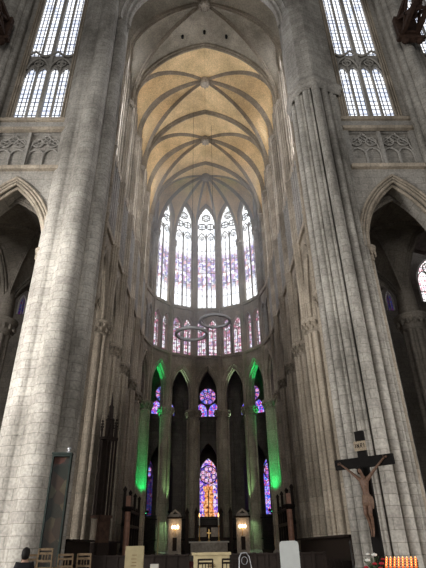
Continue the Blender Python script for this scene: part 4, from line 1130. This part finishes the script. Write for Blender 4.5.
# ---- timber braces high in the transepts
for sg, sd in ((-1, 'left'), (1, 'right')):
    tb = empty('timber_brace', (sg * 14.3, 19.8, 32.4), 0, f'dark lattice timber brace running out from the {sd} transept pier high up', 'brace', 'timber braces of the transept')
    m = MB(); m.box(-.75, .75, -.35, -.01, -.35, 2.1); m.box(-.95, .95, -.45, -.1, -.5, -.25); m.box(-.6, .6, -.6, -.2, -.75, -.5)
    for x in (-.5, .5): m.lathe([(.05, -.95), (.22, -.85), (.28, -.6), (.2, -.45)], (x, -.35), n=8)
    m.build('wall_plate', 'brown_wood', tb)
    for x in (-.5, .5):
        for z in (.1, 1.7):
            m = MB(); m.bar((x, -.2, z), (x, -14, z), .13, .16); m.build('chord', 'brown_wood', tb)
    for x in (-.5, .5):
        for k in range(8):
            ya, yb = -.4 - 1.7 * k, -.4 - 1.7 * (k + 1)
            m = MB(); m.bar((x, ya, .1), (x, yb, 1.7), .07, .1); m.bar((x, ya, 1.7), (x, yb, .1), .07, .1); m.build('lattice', 'brown_wood', tb)
    for k in range(9):
        for z in (0, 1.6): MB().box(-.5, .5, -.5 - 1.7 * k, -.35 - 1.7 * k, z, z + .2).build('cross_tie', 'brown_wood', tb)

# ---- things on the raised crossing floor
# cream altar front
ta = empty('table_altar', (.08, 19.0, PZ), 0, 'low cream altar table with a dark fan-shaped emblem in the centre foreground', 'altar')
m = MB(); m.box(-.62, .62, -.35, .35, 0, .78); m.build('cream_front', 'cream_paint', ta)
m = MB(); m.box(-.68, .68, -.4, .4, .78, .86); m.build('altar_top', 'cream_paint', ta)
m = MB()
for k in range(7):
    a = R(20 + 140 * k / 6); m.bar((.04 * cos(a), -.36, .40 + .04 * sin(a)), (.15 * cos(a), -.36, .40 + .15 * sin(a)), .012, .01)
m.box(-.18, .18, -.37, -.35, .36, .385); m.build('emblem', 'ornament', ta)
# cream board
b_ = empty('information_board', (-1.80, 13.0, 0), R(-6), 'tall narrow cream board standing left of centre in the foreground', 'board')
m = MB(); m.box(-.225, .225, -.03, .03, .1, 1.68); m.build('board', 'cream_paint', b_)
m = MB()
for x in (-.15, .15): m.box(x - .03, x + .03, -.22, .22, 0, .1)
m.build('feet', 'dark_wood', b_)
m = MB()
for k, z in enumerate((1.48, 1.40, 1.33, 1.26)): m.box(-.05 - .02 * (k % 2), .06, -.034, -.03, z, z + .015)
m.build('printed_lines', 'ornament', b_)
m = MB(); m.box(-.1, .1, -.08, .08, 0, 1.28); tag(m.build('linen_cloth_stand', 'linen', loc=(-1.55 + .18, 13.6, 0)), 'small white draped stand just right of the cream board', 'stand')
# white panel with rounded top
wpn = empty('white_panel', (2.4, 16.0, PZ), R(5), 'plain white standing panel with rounded top corners right of centre', 'panel')
m = MB(); P = [(-.29, .05), (.29, .05), (.29, 1.05), (.26, 1.13), (.19, 1.16), (-.21, 1.15), (-.27, 1.12), (-.29, 1.04)]
m.add([(x, y, z) for y in (-.025, .025) for x, z in P], [tuple(range(8)), tuple(range(15, 7, -1))] + [(i, 8 + i, 8 + (i + 1) % 8, (i + 1) % 8) for i in range(8)]); m.build('panel_face', 'white_panel', wpn)
m = MB()
for x in (-.2, .2): m.box(x - .02, x + .02, -.2, .2, 0, .05)
m.build('feet', 'iron', wpn)
# chairs
def chair_mesh(root, wood, seat):
    for x in (-.2, .2):
        m = MB(); m.bar((x, -.2, 0), (x, -.2, .44), .018); m.build('leg', wood, root)
        m = MB(); m.bar((x, .2, 0), (x * .95, .25, .92), .018); m.build('rear_leg', wood, root)
    m = MB(); m.box(-.22, .22, -.22, .22, .43, .47); m.build('seat', seat, root)
    m = MB()
    for z in (.62, .80, .90): m.bar((-.19, .235, z), (.19, .235, z), .012, .028)
    for x in (-.08, 0, .08): m.bar((x, .235, .62), (x, .24, .8), .010)
    m.build('backrest', wood, root)
    m = MB()
    for x in (-.2, .2): m.bar((x, -.2, .2), (x, .2, .2), .01)
    m.bar((-.2, -.2, .28), (.2, -.2, .28), .01); m.build('stretcher', wood, root)
chl = [((-5.0, 15.1), R(15), 'wooden rush chair behind the standing person, furthest left of the row', 0), ((-4.47, 15.0), R(-4), 'wooden rush chair raised on the kneeler box in the middle of the left group', .14),
       ((-3.98, 15.1), R(8), 'wooden rush chair right of the raised one, below the glazed case', 0), ((-3.45, 15.3), R(-8), 'wooden rush chair at the right end of the left group', -.0)]
bx = MB(); bx.box(-.24, .24, -.26, .28, 0, .14); tag(bx.build('kneeler_box', 'chair_wood', loc=(-4.47, 15.0, PZ)), 'low wooden box under the raised chair of the left group', 'box')
c0 = None
for (x, y), rz, lab, up in chl:
    if c0 is None: c0 = empty('rush_chair'); chair_mesh(c0, 'chair_wood', 'rush_seat'); c = c0
    else: c = copy_tree(c0)
    c.location = (x, y, PZ + up); c.rotation_euler = (0, 0, rz + pi); tag(c, lab, 'chair', 'wooden chairs at the lower left')
    c.rotation_euler = (0, 0, rz + pi)
mcH = empty('metal_chair', (1.04, 14.2, PZ), R(25), 'thin bright metal framed chair right of the cream altar table', 'chair')
for x in (-.19, .19):
    m = MB(); m.tube([(x, -.2, 0), (x, -.19, .44), (x, .2, .45)], .013, (1, 0, 0), 8); m.build('leg', 'steel', mcH)
m = MB(); m.tube([(-.19, .2, 0), (-.19, .2, .5), (-.15, .24, .78), (-.08, .26, .88), (.08, .26, .88), (.15, .24, .78), (.19, .2, .5), (.19, .2, 0)], .014, (0, 1, 0), 8); m.build('back_frame', 'steel', mcH)
m = MB(); m.box(-.19, .19, -.2, .2, .44, .465); m.build('seat', 'steel', mcH)
m = MB(); m.lathe([(.13, .03), (.13, .05)], (0, 0), n=16); m.T = None; mm = MB()
circ(mm, 0, .70, .09, .235, .01, 16, 6); mm.build('back_ring', 'steel', mcH)
# dark chairs in front of the altar table
for x, lab in ((-.12, 'dark wooden chair before the left half of the cream altar table'), (.52, 'dark wooden chair before the right half of the cream altar table')):
    c = copy_tree(c0); c.location = (x, 14.6, PZ - .0); c.rotation_euler = (0, 0, pi + R(5)); c.name = 'dark_chair'; tag(c, lab, 'chair', 'dark chairs before the altar table')
    for ch in c.children:
        ch.data = ch.data.copy(); ch.data.materials[0] = M['dark_wood']
    c.location.z = PZ - .0; c.scale = (1, 1, .82)
# low dark pulpit rail behind
for sg, sd, x0_, x1_ in ((-1, 'left', -4.9, -.9), (1, 'right', .95, 4.9)):
    m = MB(); m.box(x0_, x1_, 22.8, 23.0, PZ, 1.30)
    for k in range(9): xx = x0_ + (x1_ - x0_) * k / 8; m.box(xx - .06, xx + .06, 22.75, 23.05, PZ, 1.38)
    m.box(x0_, x1_, 22.7, 23.1, 1.30, 1.36); tag(m.build('altar_rail', 'dark_wood'), f'low dark wooden rail {sd} of the cream altar table', 'rail', 'low rails across the choir entrance')

# ---- candle stand with rows of orange votive lights
cs = empty('candle_stand', (5.5, 15.5, PZ), R(-24), 'black iron votive stand with tiered shelves below the right pier', 'candle stand')
m = MB()
for x in (-.42, .42):
    for y in (-.2, .25): m.box(x - .02, x + .02, y - .02, y + .02, 0, .42 + (y > 0) * .2)
m.build('frame', 'iron', cs)
for k in range(4):
    m = MB(); m.box(-.46, .46, -.24 + .15 * k, -.10 + .15 * k, .42 + .06 * k, .44 + .06 * k); m.build('shelf', 'iron', cs)
m = MB(); m.box(-.5, .5, -.28, .4, .30, .34); m.build('tray', 'iron', cs)
v0 = None; Mx = Matrix.Translation(cs.location) @ Matrix.Rotation(R(-24), 4, 'Z')
rw = ['front row', 'second row from the front', 'third row from the front', 'back row']
for k in range(4):
    for j in range(8):
        if v0 is None:
            v0 = empty('votive_candle'); m = MB(); m.lathe([(.032, 0), (.038, .02), (.036, .05), (.03, .052)], n=10); m.build('glass_cup', 'candle_glow', v0)
            m = MB(); m.lathe([(.004, .045), (.012, .06), (.004, .085)], n=6); m.build('flame', 'flame', v0); c = v0
        else: c = copy_tree(v0)
        c.location = Mx @ Vector((-.40 + .114 * j, -.17 + .15 * k, .44 + .06 * k))
        tag(c, f'small orange votive candle in the {rw[k]} of the iron stand', 'candle', 'votive candles, ' + rw[k])
vl = bpy.data.lights.new('votive_light', 'POINT'); vl.energy = 14; vl.color = (1, .6, .35); vl.shadow_soft_size = .3
vo = bpy.data.objects.new('votive_light', vl); col.objects.link(vo); vo.parent = cs; vo.location = (0, .1, .95)
# flowers
fl = empty('flower_arrangement', (4.72, 15.6, PZ), 0, 'vase of red and white flowers left of the candle stand', 'flowers')
m = MB(); m.lathe([(.12, 0), (.14, .04), (.08, .12), (.13, .3), (.11, .36)], n=14); m.build('vase', 'iron', fl)
m = MB()
random.seed(3)
for k in range(46):
    a = random.uniform(0, 2 * pi); r_ = random.uniform(.05, .27); z = random.uniform(.36, .66); c = Vector((r_ * cos(a), r_ * sin(a), z)); t = Vector((cos(a + 1), sin(a + 1), .4)).normalized() * .05; u = Vector((-sin(a), cos(a), .3)).normalized() * .02
    m.add([c - t, c + u, c + t, c - u], [(0, 1, 2, 3)])
    m.bar((0, 0, .3), c, .003)
m.build('foliage', 'leaf', fl)
def bloom(x, y, z, r_, mt):
    m = MB()
    for k in range(7):
        a = 2 * pi * k / 7; m.lathe([(.005, z - r_ * .4), (r_ * .5, z), (r_ * .35, z + r_ * .4), (.005, z + r_ * .5)], (x + r_ * .5 * cos(a), y + r_ * .5 * sin(a)), n=7)
    m.lathe([(.01, z - r_ * .3), (r_ * .5, z + r_ * .2), (.01, z + r_ * .7)], (x, y), n=8); m.build('bloom', mt, fl)
for x, y, z, r_, mt in ((.03, -.12, .70, .07, 'white_petal'), (-.16, -.15, .58, .065, 'white_petal'), (-.02, -.2, .50, .06, 'red_petal'), (.16, -.16, .50, .065, 'red_petal'), (-.2, -.1, .42, .06, 'red_petal'), (.1, -.22, .40, .06, 'red_petal'), (.23, -.08, .6, .05, 'red_petal'), (-.1, -.05, .72, .05, 'white_petal')): bloom(x, y, z, r_, mt)
m = MB(); m.lathe([(.16, 0), (.16, .03), (.03, .06), (.03, 1.0), (.05, 1.05), (.03, 1.12)], n=10)
tag(m.build('rope_post', 'iron', loc=(4.15, 15.6, PZ)), 'slim black metal post left of the flower vase', 'post')

# ---- person at the lower left
pn = empty('person', (-4.42, 13.0, 0), R(8), 'person with short dark hair and dark coat standing at the lower left, seen from behind', 'person')
bv = [((0, 0, .93), (.145, .11)), ((0, 0, 1.08), (.125, .095)), ((0, .01, 1.25), (.155, .11)), ((0, .01, 1.34), (.13, .09)), ((0, 0, 1.42), (.052, .055)), ((0, -.01, 1.50), (.07, .085)), ((0, -.01, 1.58), (.072, .088)), ((0, 0, 1.63), (.045, .055)),
      ((-.17, .01, 1.33), (.06, .06)), ((-.215, .0, 1.06), (.045, .045)), ((-.21, .08, .84), (.032, .034)), ((-.205, .12, .76), (.036, .022)),
      ((.17, .01, 1.33), (.06, .06)), ((.215, .0, 1.06), (.045, .045)), ((.21, .08, .84), (.032, .034)), ((.205, .12, .76), (.036, .022)),
      ((-.09, 0, .84), (.095, .1)), ((-.095, .01, .47), (.058, .062)), ((-.1, -.02, .1), (.04, .042)), ((-.105, .12, .04), (.04, .032)),
      ((.09, 0, .84), (.095, .1)), ((.095, .01, .47), (.058, .062)), ((.1, -.02, .1), (.04, .042)), ((.105, .12, .04), (.04, .032))]
be = [(0, 1), (1, 2), (2, 3), (3, 4), (4, 5), (5, 6), (6, 7), (2, 8), (8, 9), (9, 10), (10, 11), (2, 12), (12, 13), (13, 14), (14, 15), (0, 16), (16, 17), (17, 18), (18, 19), (0, 20), (20, 21), (21, 22), (22, 23)]
body = skin_body('body', 'skin', pn, bv, be)
for sg in (-1, 1):
    for k in range(4):
        m = MB(); m.tube([(sg * (.205 + .012), .105 + .016 * k, .73), (sg * .21, .11 + .018 * k, .69), (sg * .2, .115 + .018 * k, .66 + .008 * abs(k - 1.5))], .008, (0, 1, 0), 6); m.build('finger', 'skin', pn)
    m = MB(); m.tube([(sg * .2, .15, .77), (sg * .19, .175, .73), (sg * .185, .18, .70)], .009, (0, 1, 0), 6); m.build('thumb', 'skin', pn)
    m = MB(); m.lathe([(.004, 1.50), (.018, 1.52), (.02, 1.55), (.004, 1.565)], (sg * .083, -.01), n=8); m.build('ear', 'skin', pn)
m = MB(); m.lathe([(.04, 1.43), (.085, 1.46), (.098, 1.53), (.098, 1.60), (.075, 1.66), (.03, 1.69), (.005, 1.695)], (0, -.03), n=18, sy=1.05); m.build('hair', 'hair', pn)
def cloth(name, mat, idx, grow, extra=()):
    vs = [((v[0][0], v[0][1], v[0][2]), tuple(r + grow for r in v[1])) for v in (bv[i] for i in idx)]
    es = [(idx.index(a), idx.index(b)) for a, b in be if a in idx and b in idx]
    return skin_body(name, mat, pn, vs, es)
cloth('coat', 'coat', [0, 1, 2, 3, 8, 9, 10, 12, 13, 14], .022)
cloth('trousers', 'trousers', [0, 16, 17, 18, 20, 21, 22], .02)
for sg in (-1, 1):
    m = MB(); m.lathe([(.05, 0), (.055, .03), (.05, .08), (.03, .1)], (sg * .103, .07), n=12, sx=.9, sy=2.1); m.build('shoe', 'coat', pn)

fl.scale = (1.2, 1.2, 1.08)

# ---- added haze volume that mimics lens bloom around the apse windows
hz = bpy.data.materials.new('haze'); hz.use_nodes = True; hn = hz.node_tree; hn.nodes.clear()
ho = hn.nodes.new('ShaderNodeOutputMaterial'); hv = hn.nodes.new('ShaderNodeVolumeScatter'); hv.inputs['Density'].default_value = .034; hv.inputs['Anisotropy'].default_value = .3
hn.links.new(hv.outputs[0], ho.inputs['Volume']); M['haze'] = hz
m = MB(); m.prism([(-6.4, 42.2), (6.4, 42.2)] + [(6.4 * sin(pi / 2 - pi * k / 14), YC + 6.4 * cos(pi / 2 - pi * k / 14)) for k in range(15)], 20, 44.5); h_ = m.build('haze', 'haze'); h_['kind'] = 'stuff'; h_['label'] = 'added haze volume mimicking lens bloom in the upper choir before the apse windows'; h_['category'] = 'haze'
